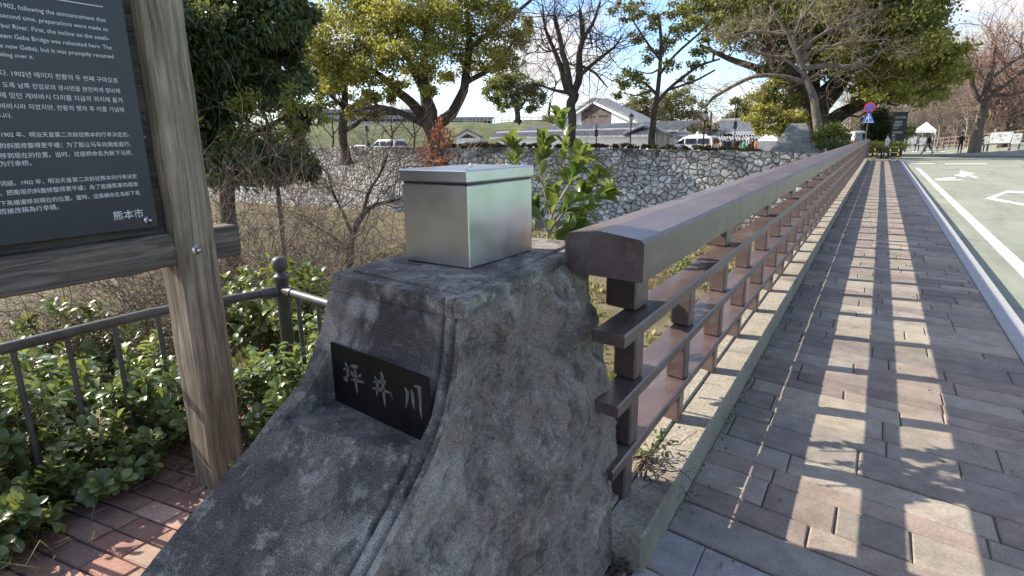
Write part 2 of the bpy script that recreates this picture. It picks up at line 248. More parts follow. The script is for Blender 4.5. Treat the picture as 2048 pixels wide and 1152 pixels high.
# ------------------------------------------------------------------ mesh building
class MB:
    def __init__(s): s.v = []; s.f = []; s.nv = 0; s.mi = []; s.cur = 0
    def add(s, verts, faces):
        verts = np.asarray(verts, float).reshape(-1, 3); o = s.nv; s.v.append(verts); s.nv += len(verts)
        if isinstance(faces, np.ndarray):
            s.f.append(faces + o); s.mi.append(np.full(len(faces), s.cur))
        else:
            by = {}
            for f in faces: by.setdefault(len(f), []).append(f)
            for k, fs in by.items(): s.f.append(np.array(fs) + o); s.mi.append(np.full(len(fs), s.cur))
        return s
    def box(s, x0, x1, y0, y1, z0, z1, M=None, bev=0):
        if bev <= 0:
            v = np.array([(x, y, z) for z in (z0, z1) for y in (y0, y1) for x in (x0, x1)], float)
            f = [(0, 2, 3, 1), (4, 5, 7, 6), (0, 1, 5, 4), (2, 6, 7, 3), (0, 4, 6, 2), (1, 3, 7, 5)]
        else:
            v = []; f = []; X, Y, Z = (x0, x1), (y0, y1), (z0, z1); idx = {}
            for i in (0, 1):
                for j in (0, 1):
                    for k in (0, 1):
                        for a in range(3):
                            p = [X[i], Y[j], Z[k]]; c = (i, j, k)
                            for b in range(3):
                                if b != a: p[b] += bev if c[b] == 0 else -bev
                            idx[i, j, k, a] = len(v); v.append(p)
            for a in range(3):
                b, c = (a+1) % 3, (a+2) % 3
                for sgn in (0, 1):
                    q = []
                    for (u, w) in ((0, 0), (1, 0), (1, 1), (0, 1)):
                        t = [0, 0, 0]; t[a] = sgn; t[b] = u; t[c] = w; q.append(idx[t[0], t[1], t[2], a])
                    f.append(tuple(q if sgn else q[::-1]))
                for u in (0, 1):
                    for w in (0, 1):
                        t0 = [0, 0, 0]; t0[b] = u; t0[c] = w; t1 = list(t0); t1[a] = 1
                        q = [idx[(*t0, b)], idx[(*t1, b)], idx[(*t1, c)], idx[(*t0, c)]]
                        f.append(tuple(q if (u == w) else q[::-1]))
            for i in (0, 1):
                for j in (0, 1):
                    for k in (0, 1):
                        q = [idx[i, j, k, a] for a in range(3)]
                        f.append(tuple(q if (i+j+k) % 2 else q[::-1]))
            v = np.array(v, float)
        if M is not None: v = v @ np.array(M.to_3x3()).T + np.array(M.translation)
        return s.add(v, f)
    def tube(s, pts, rad, n=8, cap=True):
        pts = np.asarray(pts, float); m = len(pts); rad = np.broadcast_to(np.asarray(rad, float), (m,))
        t = np.gradient(pts, axis=0); t /= np.maximum(np.linalg.norm(t, axis=1), 1e-9)[:, None]
        ref = np.array([0, 0, 1.]) if abs(t[0][2]) < .9 else np.array([1., 0, 0])
        a = np.cross(t, ref); a /= np.maximum(np.linalg.norm(a, axis=1), 1e-9)[:, None]; b = np.cross(t, a)
        ang = np.arange(n)*2*PI/n; ring = a[:, None, :]*np.cos(ang)[None, :, None] + b[:, None, :]*np.sin(ang)[None, :, None]
        v = (pts[:, None, :] + ring*rad[:, None, None]).reshape(-1, 3)
        i = np.arange(m-1)[:, None]*n; j = np.arange(n)[None, :]; k = (j+1) % n
        f = np.stack([i+j, i+k, i+n+k, i+n+j], -1).reshape(-1, 4)
        s.add(v, f)
        if cap and n > 3: s.add(v[:n], [tuple(range(n))]); s.add(v[-n:], [tuple(range(n))[::-1]])
        return s
    def lathe(s, prof, c=(0, 0, 0), n=16):
        r = np.array([p[0] for p in prof]); z = np.array([p[1] for p in prof]); pts = np.stack([np.full(len(z), c[0]), np.full(len(z), c[1]), z+c[2]], 1)
        ang = np.arange(n)*2*PI/n
        v = np.stack([pts[:, None, 0]+r[:, None]*np.cos(ang), pts[:, None, 1]+r[:, None]*np.sin(ang), np.repeat(pts[:, None, 2], n, 1)], -1).reshape(-1, 3)
        i = np.arange(len(r)-1)[:, None]*n; j = np.arange(n)[None, :]; k = (j+1) % n
        s.add(v, np.stack([i+j, i+k, i+n+k, i+n+j], -1).reshape(-1, 4)); s.add(v[-n:], [tuple(range(n))]); s.add(v[:n], [tuple(range(n))[::-1]]); return s
    def prism(s, poly, axis, a, b):
        """poly: 2-D points in the two other axes (cyclic order), extruded along axis from a to b"""
        def mk(u, w, t): p = [0, 0, 0]; p[axis] = t; p[(axis+1) % 3] = u; p[(axis+2) % 3] = w; return p
        n = len(poly); v = [mk(u, w, a) for u, w in poly] + [mk(u, w, b) for u, w in poly]
        f = [(i, (i+1) % n, n+(i+1) % n, n+i) for i in range(n)] + [tuple(range(n))[::-1], tuple(range(n, 2*n))]
        return s.add(v, f)
    def slab(s, pts, d):
        """planar polygon pts (3-D) thickened by vector d"""
        n = len(pts); p = np.asarray(pts, float); v = np.vstack([p, p+np.asarray(d)])
        return s.add(v, [(i, (i+1) % n, n+(i+1) % n, n+i) for i in range(n)] + [tuple(range(n))[::-1], tuple(range(n, 2*n))])
    def build(s, name, mat, parent=None, smooth=False, recalc=False, tint=None):
        me = bpy.data.meshes.new(name)
        if s.nv:
            v = np.vstack(s.v); me.vertices.add(len(v)); me.vertices.foreach_set('co', v.ravel())
            tot = np.concatenate([np.full(len(f), f.shape[1]) for f in s.f]); idx = np.concatenate([f.ravel() for f in s.f])
            me.loops.add(len(idx)); me.loops.foreach_set('vertex_index', idx.astype(np.int32))
            me.polygons.add(len(tot)); st = np.concatenate([[0], np.cumsum(tot)[:-1]])
            me.polygons.foreach_set('loop_start', st.astype(np.int32)); me.polygons.foreach_set('loop_total', tot.astype(np.int32))
            me.polygons.foreach_set('material_index', np.concatenate(s.mi).astype(np.int32))
            me.polygons.foreach_set('use_smooth', np.full(len(tot), smooth))
            me.update(calc_edges=True); me.validate()
        for m in (mat if isinstance(mat, (list, tuple)) else [mat]): me.materials.append(m)
        if recalc:
            b = bmesh.new(); b.from_mesh(me); bmesh.ops.recalc_face_normals(b, faces=b.faces); b.to_mesh(me); b.free()
        if tint is not None:
            at_ = me.color_attributes.new('tint', 'FLOAT_COLOR', 'CORNER'); at_.data.foreach_set('color', np.repeat(tint, tot, axis=0).ravel())
        o = bpy.data.objects.new(name, me); COL.objects.link(o)
        if parent is not None: o.parent = parent; o.matrix_parent_inverse = parent.matrix_world.inverted() if False else Matrix.Translation(-Vector(parent.location)) if parent.type == 'EMPTY' else Matrix.Identity(4)
        return o
def thing(name, label, cat, loc=(0, 0, 0), group=None):
    o = bpy.data.objects.new(name, None); COL.objects.link(o); o.location = Vector([float(c) for c in loc]); o.empty_display_size = .2
    o['label'] = label; o['category'] = cat
    if group: o['group'] = group
    return o
def tag(o, label, cat, group=None):
    o['label'] = label; o['category'] = cat
    if group: o['group'] = group
    return o
def struct(o, kind='structure', label=None):
    o['kind'] = kind
    if label: o['label'] = label
    return o
def copy_thing(o, loc, label):
    r = o.copy(); COL.objects.link(r); r.location = Vector([float(c) for c in loc]); r['label'] = label
    for ch in list(o.children):
        c = ch.copy(); COL.objects.link(c); c.parent = r
        for g in ch.children:
            d = g.copy(); COL.objects.link(d); d.parent = c
    return r
# ------------------------------------------------------------------ terrain, water bed, road
rs = np.random.RandomState(4)
def smooth(t): t = np.clip(t, 0, 1); return t*t*(3-2*t)
def wall_y(x): return np.interp(x, [-300, -120, -47, -17.6, -2.8, 20], [36, 38, 40, 41.4, 43.0, 43.6])
_ph = rs.uniform(0, 6.28, (8, 2)); _fr = rs.uniform(.25, 1.6, (8, 2))
def lump(x, y): return sum(np.sin(x*_fr[i, 0]+_ph[i, 0])*np.sin(y*_fr[i, 1]+_ph[i, 1]) for i in range(8))/5
def gz(x, y):
    x = np.asarray(x, float); y = np.asarray(y, float)
    dx = np.maximum(-3.25-x, 0); dy = np.maximum(y-2.35, 0); d = np.where((x > -1.0) & (y < 4), 0, np.hypot(dx, dy))
    d = np.where(x > -1.0, np.maximum(y-3.2, 0), d)
    z = -.03 - 4.5*smooth(d/11.0) + np.minimum(d*.06, .22)*lump(x, y)
    z = np.where((x > -1.2) & (y < 3.3), -.32, z)
    far = y > wall_y(x)
    zf = -.32 + .02*lump(x*.2, y*.2)
    return np.where(far, zf, z)
def axis(*segs):
    out = []
    for a, b, st in segs: out += list(np.arange(a, b, st))
    return np.array(out)
gx = axis((-900, -200, 100), (-200, -60, 10), (-60, -16, 1.6), (-16, -4, .4), (-4, -.6, .17), (-.6, 4, .8), (4, 40, 6), (40, 200, 40), (200, 1000, 100))
gy = axis((-300, -20, 40), (-20, -2, 2), (-2, 1.6, .4), (1.6, 5, .2), (5, 14, .45), (14, 36, 1.2), (36, 46, .5), (46, 70, 4), (70, 200, 20), (200, 1700, 150))
X, Y = np.meshgrid(gx, gy); Z = gz(X, Y); nx, ny = len(gx), len(gy)
i = np.arange(ny-1)[:, None]*nx; j = np.arange(nx-1)[None, :]
b = MB(); b.add(np.stack([X, Y, Z], -1).reshape(-1, 3), np.stack([i+j, i+j+1, i+nx+j+1, i+nx+j], -1).reshape(-1, 4))
struct(b.build('ground', MAT['ground'], smooth=True))

SK = math.tan(math.radians(8.6))                          # the bridge ends are cut on a skew
# bridge deck slab and road (one sheet from behind the viewer over the bridge)
b = MB(); b.box(-1.05, 12, 3.0, 43.2, -.95, -.20); b.box(-1.05, 12, -30, 3.0, -1.6, -.20)
struct(b.build('bridge_deck', MAT['plinth']))
b = MB(); b.add([(1.2, -40, -.15), (12.5, -40, -.15), (12.5, 43.3, -.15), (1.2, 43.3, -.15)], [(0, 1, 2, 3)])
b.add([(-3.2, 43.3, -.15), (120, 43.3, -.15), (120, 76, -.15), (-3.2, 76, -.15)], [(0, 1, 2, 3)])
struct(b.build('road', MAT['asphalt']))
b = MB(); b.add([(-300, 76, -.12), (300, 76, -.12), (300, 330, -.12), (-300, 330, -.12)], [(0, 1, 2, 3)])
b.add([(-300, 45.5, -.13), (-3.2, 45.5, -.13), (-3.2, 76, -.13), (-300, 76, -.13)], [(0, 1, 2, 3)])
struct(b.build('plaza_pavement', simple('pale_plaza_paving', (.2, .2, .19), (.3, .3, .285), 1.2, .9, .1)))
# kerb
b = MB()
for k in range(62):
    y = -6 + k*.8; b.box(1.06, 1.235, y+.002, y+.798, -.16, .004, bev=.008)
b.box(1.06, 1.9, 43.6, 43.8, -.16, .0, bev=.01)
struct(b.build('kerb', MAT['kerb']))
# pavement slabs over the bridge
def pavers(b, tint, x0, x1, y0, y1, rows, cols, pal, rng, skew=SK, gap=.0035, z=0, jz=.002, slant=True):
    y = y0
    while y < y1:
        h = rng.uniform(*rows); x = x0 - rng.uniform(0, .3)
        while x < x1:
            w = rng.uniform(*cols); xa, xb = max(x, x0), min(x+w, x1)
            if xb-xa > .03:
                dz = z+rng.uniform(-jz, jz); c = .006
                q = []
                for inset, zz in ((0, dz-.02), (0, dz-c), (c, dz)):
                    for (u, v) in ((xa, y), (xb, y), (xb, y+h), (xa, y+h)):
                        uu = u + (gap+inset)*(1 if u == xa else -1); vv = v + (gap+inset)*(1 if v == y else -1)
                        q.append((uu + rng.uniform(-.002, .002), vv - skew*(uu-x0) + rng.uniform(-.002, .002), zz))
                b.add(q, [(8, 9, 10, 11)] + [(4+k, 4+(k+1) % 4, 8+(k+1) % 4, 8+k) for k in range(4)] + [(k, (k+1) % 4, 4+(k+1) % 4, 4+k) for k in range(4)])
                c = np.array(pal[rng.randint(len(pal))])*rng.uniform(1.0, 1.6)*np.array([1.04, 1, .95]); tint += [(*c, 1)]*9
            x += w
        y += h
rng = np.random.RandomState(11)
b = MB(); tint = []
pavers(b, tint, -.585, 1.055, 2.42, 43.55, (.14, .27), (.24, .85), [(.205, .165, .14), (.24, .215, .18), (.175, .138, .122), (.26, .23, .185), (.22, .195, .168), (.22, .175, .145), (.27, .24, .19), (.17, .145, .128), (.225, .185, .155), (.25, .228, .192), (.205, .185, .16)], rng)
def fixtint(b, tint):
    out = []; k = 0                                     # MB groups faces by size: all are quads here
    return np.array(tint)
struct(b.build('sidewalk', MAT['paver'], tint=np.array(tint)))
b = MB(); tint = []
pavers(b, tint, -.585, 1.055, 2.18, 2.39, (.235, .24), (.7, .95), [(.3, .27, .235), (.27, .25, .22)], rng)
pavers(b, tint, -.62, 1.055, -3, 1.94, (.24, .3), (.28, .34), [(.27, .28, .29), (.31, .31, .31), (.25, .27, .29), (.3, .28, .26)], rng)
pavers(b, tint, -.62, 1.055, 1.945, 2.17, (.23, .24), (.28, .34), [(.27, .28, .29), (.31, .31, .31), (.25, .27, .29), (.3, .28, .26)], rng)
struct(b.build('plaza_slabs', MAT['paver'], tint=np.array(tint)))
b = MB(); b.add([(-.9, -8, -.012), (1.07, -8, -.012), (1.07, 43.6, -.012), (-.9, 43.6, -.012)], [(0, 1, 2, 3)])
struct(b.build('sidewalk_bed', MAT['joint']))
# red brick paving round the sign
b = MB(); tint = []
pavers(b, tint, -3.22, -.63, -2.5, 2.3, (.105, .108), (.2, .22), [(.3, .14, .1), (.34, .2, .15), (.26, .12, .09), (.36, .24, .19), (.3, .17, .12), (.24, .15, .12)], rng, skew=-.12, gap=.004, jz=.004)
struct(b.build('brick_paving', MAT['brickp'], tint=np.array(tint)))
b = MB(); b.add([(-3.25, -8, -.014), (-.6, -8, -.014), (-.6, 2.6, -.014), (-3.25, 2.6, -.014)], [(0, 1, 2, 3)])
struct(b.build('brick_bed', MAT['joint']))
# plinth under the railing, in lengths, with a narrow upstand behind
b = MB(); y = 1.93
ends = [1.86, 2.6] + list(np.arange(3.4, 43.3, 1.53)) + [43.3]
for y0, y1 in zip(ends[:-1], ends[1:]):
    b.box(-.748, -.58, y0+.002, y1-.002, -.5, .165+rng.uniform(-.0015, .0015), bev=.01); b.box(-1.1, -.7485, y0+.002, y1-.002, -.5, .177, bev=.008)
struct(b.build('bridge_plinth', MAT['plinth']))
b = MB(); b.add([(3.35, -6, -.1475), (7.6, -6, -.1475), (7.6, 16.5, -.1475), (3.35, 16.5, -.1475)], [(0, 1, 2, 3)])
struct(b.build('unseen_green_lane', simple('unseen_green_lane_paint', (.06, .42, .17), (.11, .5, .23), 3, .8, .1)))  # unseen strip, added for the green reflection in the steel box's side
# road markings, 4 mm sheets
ZR = -.146
def mark(pts_px): return [tuple(onz(x, y, ZR)) for x, y in pts_px]
b = MB(); ys = np.arange(4, 42.5, 1.5)
b.add([(1.71, -10, ZR), (1.88, -10, ZR), (1.86, 38, ZR), (1.69, 38, ZR)], [(0, 1, 2, 3)])
for xw_ in (3.9, 5.4, 6.9): b.add([(xw_, -5, -.1435), (xw_+.15, -5, -.1435), (xw_+.15, 16, -.1435), (xw_, 16, -.1435)], [(0, 1, 2, 3)])  # unseen lines on the added green strip, for streaks in the box's reflection
polys = [[(1870, 357), (1912, 354), (1910, 358), (1932, 360), (1880, 361), (1870, 360)],
         [(1921, 341), (1950, 347), (1938, 349), (1959, 355), (1949, 356), (1932, 350), (1933, 354), (1907, 351), (1919, 348)],
         [(1969, 397), (2014, 381), (2048, 383), (2048, 386), (2016, 385), (1988, 396), (2048, 407), (2048, 411)],
         [(1818, 326.3), (1870, 326.9), (1872, 328), (1822, 327.5)], [(1890, 327), (1975, 327), (1975, 328.2), (1890, 328.2)],
         [(1960, 310.6), (1980, 310.6), (1982, 311.8), (1962, 311.8)]]
for p in polys: q = mark(p); b.add(q, [tuple(range(len(q)))])
for k in range(10):
    x = 1822+k*27.5; q = mark([(x, 304), (x+13, 304), (x+19, 301.3), (x+6, 301.3)]); b.add(q, [(0, 1, 2, 3)])
struct(b.build('road_markings', MAT['white']))

# ------------------------------------------------------------------ pillar
ZT = 1.05
rz = [1.05, .948, .807, .643, .52, .42, .346, .291, .2, .1, -.03, -.37, -.66]; ryv = [1.598, 1.593, 1.567, 1.499, 1.393, 1.268, 1.178, 1.095, .98, .86, .74, .5, .3]
lz = [1.053, .941, .779, .62, .541, .438, .353, .276, .202, .1, -.03, -.37, -.66]; lyv = [1.707, 1.662, 1.602, 1.479, 1.347, 1.199, 1.063, .903, .774, .64, .5, .2, .0]
XL, XR = -1.94, -1.187
def yr(z): return np.interp(z, rz[::-1], ryv[::-1])
def yl(z): return np.interp(z, lz[::-1], lyv[::-1])
def smooth1(fn):
    zs = np.linspace(-.66, ZT, 140); v = fn(zs); k = np.ones(9)/9
    vp = np.concatenate([np.full(4, v[0]) + (np.arange(-4, 0))*(v[1]-v[0]), v, np.full(4, v[-1])]); return lambda z: np.interp(z, zs, np.convolve(vp, k, 'valid'))
yr, yl = smooth1(yr), smooth1(yl)
Sz = [1.05, 0.664, 0.306, -0.147, -0.483, -0.636, -0.664]; Sx = [-1.281, -1.16, -1.062, -0.997, -0.944, -0.922, -0.917]; Sy = [2.875, 2.778, 2.736, 2.681, 2.583, 2.5, 2.5]
pt = thing('stone_pillar', 'flared grey granite bridge pillar with rough split side and black name plaque', 'pillar', (-1.15, 1.5, 0))
def vnoise(shape, seed, n):
    r = np.random.RandomState(seed); out = np.zeros(shape); U, V = np.meshgrid(np.linspace(0, 1, shape[1]), np.linspace(0, 1, shape[0]))
    for o in range(5):
        m = n*2**o; g = r.rand(m+2, m+2); x, y = U*m, V*m; x0, y0 = x.astype(int), y.astype(int); fx, fy = x-x0, y-y0; fx, fy = fx*fx*(3-2*fx), fy*fy*(3-2*fy)
        out += ((g[y0, x0]*(1-fx)+g[y0, x0+1]*fx)*(1-fy)+(g[y0+1, x0]*(1-fx)+g[y0+1, x0+1]*fx)*fy-.5)/1.9**o
    return out
NZ, NX, NY = 170, 130, 110
zs = np.linspace(-.66, ZT, NZ)
# front face grid with the double groove near its right edge
us = np.linspace(0, 1, NX)
F = np.zeros((NZ, NX, 3))
for a, z in enumerate(zs):
    x = XL + us*(XR-XL); y = yl(z)*(1-us)+yr(z)*us
    d = XR-x                                             # distance from the right edge
    gro = .024*np.exp(-((d-.090)/.009)**2) + .024*np.exp(-((d-.040)/.009)**2) - .008*np.exp(-((d-.065)/.012)**2)
    sl_ = (yr(z+.02)-yr(z-.02))/.04; nq = math.hypot(1, sl_); y = y + gro/nq; zz_ = z - gro*sl_/nq
    y = y + .014*np.exp(-((z-(ZT-.075))/.007)**2)
    y = y + .03*smooth((.8-z)/.9)*np.sin(us*PI)         # slight hollow
    F[a, :, 0] = x; F[a, :, 1] = y; F[a, :, 2] = zz_
F[:, :, 1] += vnoise((NZ, NX), 3, 6)*.006
left_rough = vnoise((NZ, NX), 9, 10)*.035*np.exp(-((us*(XR-XL))/.05))[None, :]*smooth((.92-zs)/.2)[:, None]
F[:, :, 0] += left_rough
# right rough face
R_ = np.zeros((NZ, NY, 3)); vv = np.linspace(0, 1, NY)
bul = vnoise((NZ, NY), 21, 5); fine = vnoise((NZ, NY), 5, 18)
for a, z in enumerate(zs):
    e = F[a, -1]; sx, sy = np.interp(z, Sz[::-1], Sx[::-1]), np.interp(z, Sz[::-1], Sy[::-1])
    R_[a, :, 0] = e[0]+(sx-e[0])*vv; R_[a, :, 1] = e[1]+(sy-e[1])*vv; R_[a, :, 2] = z
w = np.minimum(smooth(vv/.10), 1)[None, :]*smooth((ZT-.04-zs)/.10)[:, None]
R_[:, :, 0] += w*(bul*.10 + fine*.05*(1-.65*smooth((vv-.75)/.2))[None, :] + .012) ; R_[:, :, 1] += w*fine*.02
R_[:, :, 0] -= .012*np.exp(-((vv-.0)/.02)**2)[None, :]*0
# back and left faces
def grid_faces(n, m, flip=False):
    i = np.arange(n-1)[:, None]*m; j = np.arange(m-1)[None, :]
    f = np.stack([i+j, i+j+1, i+m+j+1, i+m+j], -1).reshape(-1, 4); return f[:, ::-1] if flip else f
b = MB(); b.add(F.reshape(-1, 3), grid_faces(NZ, NX))
b.cur = 1; b.add(R_.reshape(-1, 3), grid_faces(NZ, NY))
BL = np.array([-2.03, 2.95]); 
Bk = np.zeros((NZ, 2, 3)); Lf = np.zeros((NZ, 2, 3))
for a in range(NZ):
    Bk[a, 0] = R_[a, -1]; Bk[a, 1] = (BL[0], BL[1], zs[a]); Lf[a, 0] = Bk[a, 1]; Lf[a, 1] = F[a, 0]
b.add(Bk.reshape(-1, 3), grid_faces(NZ, 2)); b.add(Lf.reshape(-1, 3), grid_faces(NZ, 2))
# top and bottom
b.cur = 0
for row, fl in ((-1, False), (0, True)):
    ring = list(F[row]) + list(R_[row][1:]) + [np.array((BL[0], BL[1], zs[row]))]
    b.add(ring, [tuple(range(len(ring))) if not fl else tuple(range(len(ring)))[::-1]])
shaft = b.build('shaft', [MAT['granite'], MAT['rough']], pt)
bm = bmesh.new(); bm.from_mesh(shaft.data); bmesh.ops.remove_doubles(bm, verts=bm.verts, dist=.0004); bmesh.ops.recalc_face_normals(bm, faces=bm.faces); bm.to_mesh(shaft.data); bm.free()
# plaque recess cut with a box
PA, PB = np.array([-1.853, 1.588]), np.array([-1.250, 1.490]); PZ0, PZ1 = .53, .803
pu = (PB-PA)/np.linalg.norm(PB-PA); pn = np.array([pu[1], -pu[0]])    # pn points to the viewer (-Y)
cut = MB(); c4 = [PA, PB, PB+pn*.7, PA+pn*.7]
cut.slab([(p[0], p[1], PZ0) for p in c4], (0, 0, PZ1-PZ0)); co = cut.build('recess_tool', MAT['granite'], recalc=True)
md = shaft.modifiers.new('cut', 'BOOLEAN'); md.operation = 'DIFFERENCE'; md.object = co; md.solver = 'EXACT'
bpy.context.view_layer.update(); dg = bpy.context.evaluated_depsgraph_get(); me2 = bpy.data.meshes.new_from_object(shaft.evaluated_get(dg)); shaft.modifiers.clear(); shaft.data = me2
bpy.data.objects.remove(co)
for p in shaft.data.polygons: p.use_smooth = False
# slab top: raised inner panel leaving a margin round the edge
tp = [(-1.887, 1.768), (-1.252, 1.672), (-1.338, 2.84), (-1.97, 2.9)]
b = MB(); n = 4; v = [(x, y, ZT-.02) for x, y in tp] + [(x, y, ZT+.006) for x, y in tp]; cx, cy = np.mean(tp, 0)
v += [(x+(cx-x)*.02, y+(cy-y)*.012, ZT+.012) for x, y in tp]
b.add(v, [(k, (k+1) % 4, 4+(k+1) % 4, 4+k) for k in range(4)] + [(4+k, 4+(k+1) % 4, 8+(k+1) % 4, 8+k) for k in range(4)] + [(8, 9, 10, 11)])
b.build('top_slab', MAT['granite'], pt)
# moulded lip under the top along the road side
b = MB(); e0, e1 = np.array([-1.187, 1.598]), np.array([-1.281, 2.875]); dd = (e1-e0)/np.linalg.norm(e1-e0); nn = np.array([dd[1], -dd[0]])
for (o0, o1, za, zb) in ((-.03, .020, ZT-.035, ZT-.003), (-.03, .010, ZT-.062, ZT-.036)):
    q = [e0+nn*o0-dd*.004, e0+nn*o1-dd*.004, e1+nn*o1, e1+nn*o0]; b.slab([(p[0], p[1], za) for p in q], (0, 0, zb-za))
b.build('edge_moulding', MAT['granite'], pt, recalc=True)
# plaque and its brush writing
def P3(p, z, off=0): q = p+pn*off; return (q[0], q[1], z)
b = MB(); b.slab([P3(PA+pu*.003, PZ0+.002), P3(PB-pu*.003, PZ0+.002), P3(PB-pu*.003, PZ1-.01), P3(PA+pu*.003, PZ1-.01)], (pn[0]*.008, pn[1]*.008, 0))
plq = b.build('plaque', MAT['plaque'], pt, recalc=True)
strokes = [  # (points in the enlarged photo, widths) : the three brush characters of the river's name
    [(262, 335, 14), (278, 372, 30), (288, 400, 34), (293, 455, 24), (290, 500, 26)], [(242, 408, 12), (270, 405, 26), (304, 404, 12)], [(242, 500, 10), (275, 498, 34), (312, 470, 10)], [(250, 505, 10), (275, 520, 38), (290, 545, 6)],
    [(315, 372, 14), (352, 380, 46), (398, 388, 30)], [(325, 428, 14), (338, 462, 30), (350, 495, 8)], [(432, 462, 6), (415, 478, 38), (388, 492, 10)], [(318, 515, 10), (385, 530, 34), (458, 550, 22)], [(366, 412, 26), (372, 480, 26), (378, 560, 26), (388, 630, 20), (392, 672, 4)],
    [(556, 540, 16), (622, 540, 46), (690, 548, 40)], [(545, 606, 14), (640, 622, 44), (735, 660, 14)], [(574, 478, 14), (600, 560, 28), (600, 640, 26), (592, 692, 6)], [(638, 438, 20), (655, 500, 36), (660, 600, 30), (672, 720, 28), (684, 812, 5)], [(744, 650, 5), (750, 685, 13), (762, 720, 4)],
    [(888, 600, 14), (918, 660, 34), (912, 740, 28), (897, 818, 8)], [(950, 625, 20), (970, 680, 38), (976, 770, 28), (988, 836, 6)], [(985, 585, 18), (1040, 600, 40), (1046, 680, 34), (1050, 780, 28), (1058, 880, 24), (1070, 935, 4)]]
b = MB(); pq = (PA[0]+pn[0]*.0095, PA[1]+pn[1]*.0095, .6); n3 = np.array([pn[0], pn[1], 0])
for st in strokes:
    p = np.array([s_[:2] for s_ in st], float); wd = np.array([s_[2] for s_ in st])/2.0
    t0 = np.linspace(0, 1, len(p)); t1 = np.linspace(0, 1, 3*len(p)); p = np.stack([np.interp(t1, t0, p[:, k]) for k in (0, 1)], 1); wd = np.interp(t1, t0, wd)
    t = np.gradient(p, axis=0); t /= np.linalg.norm(t, axis=1)[:, None]; nr = np.stack([-t[:, 1], t[:, 0]], 1)
    A, B = p+nr*wd[:, None], p-nr*wd[:, None]
    ring = list(A)+list(B[::-1]); w3 = [on_plane(640+x/5.235, 660+y/5.235, pq, n3) for x, y in ring]; m = len(p)
    b.add(w3, [(k, k+1, 2*m-2-k, 2*m-1-k) for k in range(m-1)])
b.build('lettering', MAT['engrave'], plq)

# ------------------------------------------------------------------ steel box on the pillar
bx = thing('steel_box', 'square brushed stainless steel box with lid standing on the pillar top', 'box', (-1.16, 1.62, 1.21))
q0, q1, q2 = np.array([-1.798, 2.012]), np.array([-1.429, 1.995]), np.array([-1.452, 2.492])
ux = (q1-q0)/np.linalg.norm(q1-q0); uy = np.array([-ux[1], ux[0]]); LX, LY = .37, .497
Mx = Matrix(((ux[0], uy[0], 0, q0[0]), (ux[1], uy[1], 0, q0[1]), (0, 0, 1, ZT+.012), (0, 0, 0, 1)))
b = MB(); b.box(0, LX, 0, LY, .004, .352, Mx, .004); body = b.build('body', MAT['steel'], bx)
b = MB(); b.box(.006, LX-.006, .006, LY-.006, .35, .364, Mx); b.build('gasket', MAT['black'], bx)
b = MB(); b.box(-.008, LX+.008, -.010, LY+.008, .362, .414, Mx, .006); lid = b.build('lid', MAT['steel'], bx)
for u, v in ((.03, .03), (LX-.03, .03), (.03, LY-.03), (LX-.03, LY-.03), (LX*.62, LY*.42)):
    b = MB(); p = Mx @ Vector((u, v, .414)); b.lathe([(.012, -.002), (.012, .002), (.008, .006), (.001, .007)], tuple(p), 14)
    b.build('screw', MAT['bolt'], lid, smooth=True)
# the two were measured in units 1/0.72 of a metre from the viewer's eye: bring them to metres
KS = Matrix.Translation((0, 0, CH)) @ Matrix.Scale(.72, 4) @ Matrix.Translation((0, 0, -CH))
for q in list(pt.children_recursive)+list(bx.children_recursive): q.data.transform(KS)

# ------------------------------------------------------------------ bridge railing
rl = thing('bridge_railing', 'long brown bronze railing with broad ridged handrail and three flat bars beside the sidewalk', 'railing', (-1, 22, .11))
YE = 43.0
capx = (-.90, -.60); zt, zb, zp = 1.283, 1.145, 1.300
segs = [1.78, 4.6, 8.7, 12.8, 16.7, 20.6, 24.5, 28.4, 32.3, 36.2, 40.1, YE]
for a, (y0, y1) in enumerate(zip(segs[:-1], segs[1:])):
    b = MB(); pr = [(capx[1], zb), (capx[1], zt-.012), (capx[1]-.012, zt), (-.765, zp), (capx[0]+.012, zt), (capx[0], zt-.012), (capx[0], zb)]
    sk0 = SK if a == 0 else 0
    v = [(x, y0+.003-sk0*(x-capx[1])*1.0, z) for x, z in pr]+[(x, y1-.003, z) for x, z in pr]; n = len(pr)
    b.add(v, [(k, n+k, n+(k+1) % n, (k+1) % n) for k in range(n)] + [tuple(range(n)), tuple(range(n, 2*n))[::-1]])
    b.build('handrail', MAT['rail'], rl, recalc=True)
for (x0, x1, z0, z1, y0) in ((-.768, -.645, .922, .966, 1.76), (-.79, -.674, .646, .689, 1.80), (-.862, -.70, .366, .406, 1.84)):
    b = MB(); n = 4; v = []
    pr = [(x1, z0), (x1, z1-.006), (x1-.006, z1), (x0+.006, z1), (x0, z1-.006), (x0, z0)]
    v = [(x, y0-SK*(x-x1), z) for x, z in pr]+[(x, YE, z) for x, z in pr]; n = len(pr)
    b.add(v, [(k, n+k, n+(k+1) % n, (k+1) % n) for k in range(n)] + [tuple(range(n)), tuple(range(n, 2*n))[::-1]])
    b.build('flat_bar', MAT['rail'], rl, recalc=True)
def post_mesh(x0, x1, z0, z1, dy): b = MB(); b.box(x0, x1, 0, dy, z0, z1, bev=.008); b.v = [v-np.stack([0*v[:, 0], SK*1.6*(v[:, 0]-x1), 0*v[:, 0]], 1) for v in b.v]; return b
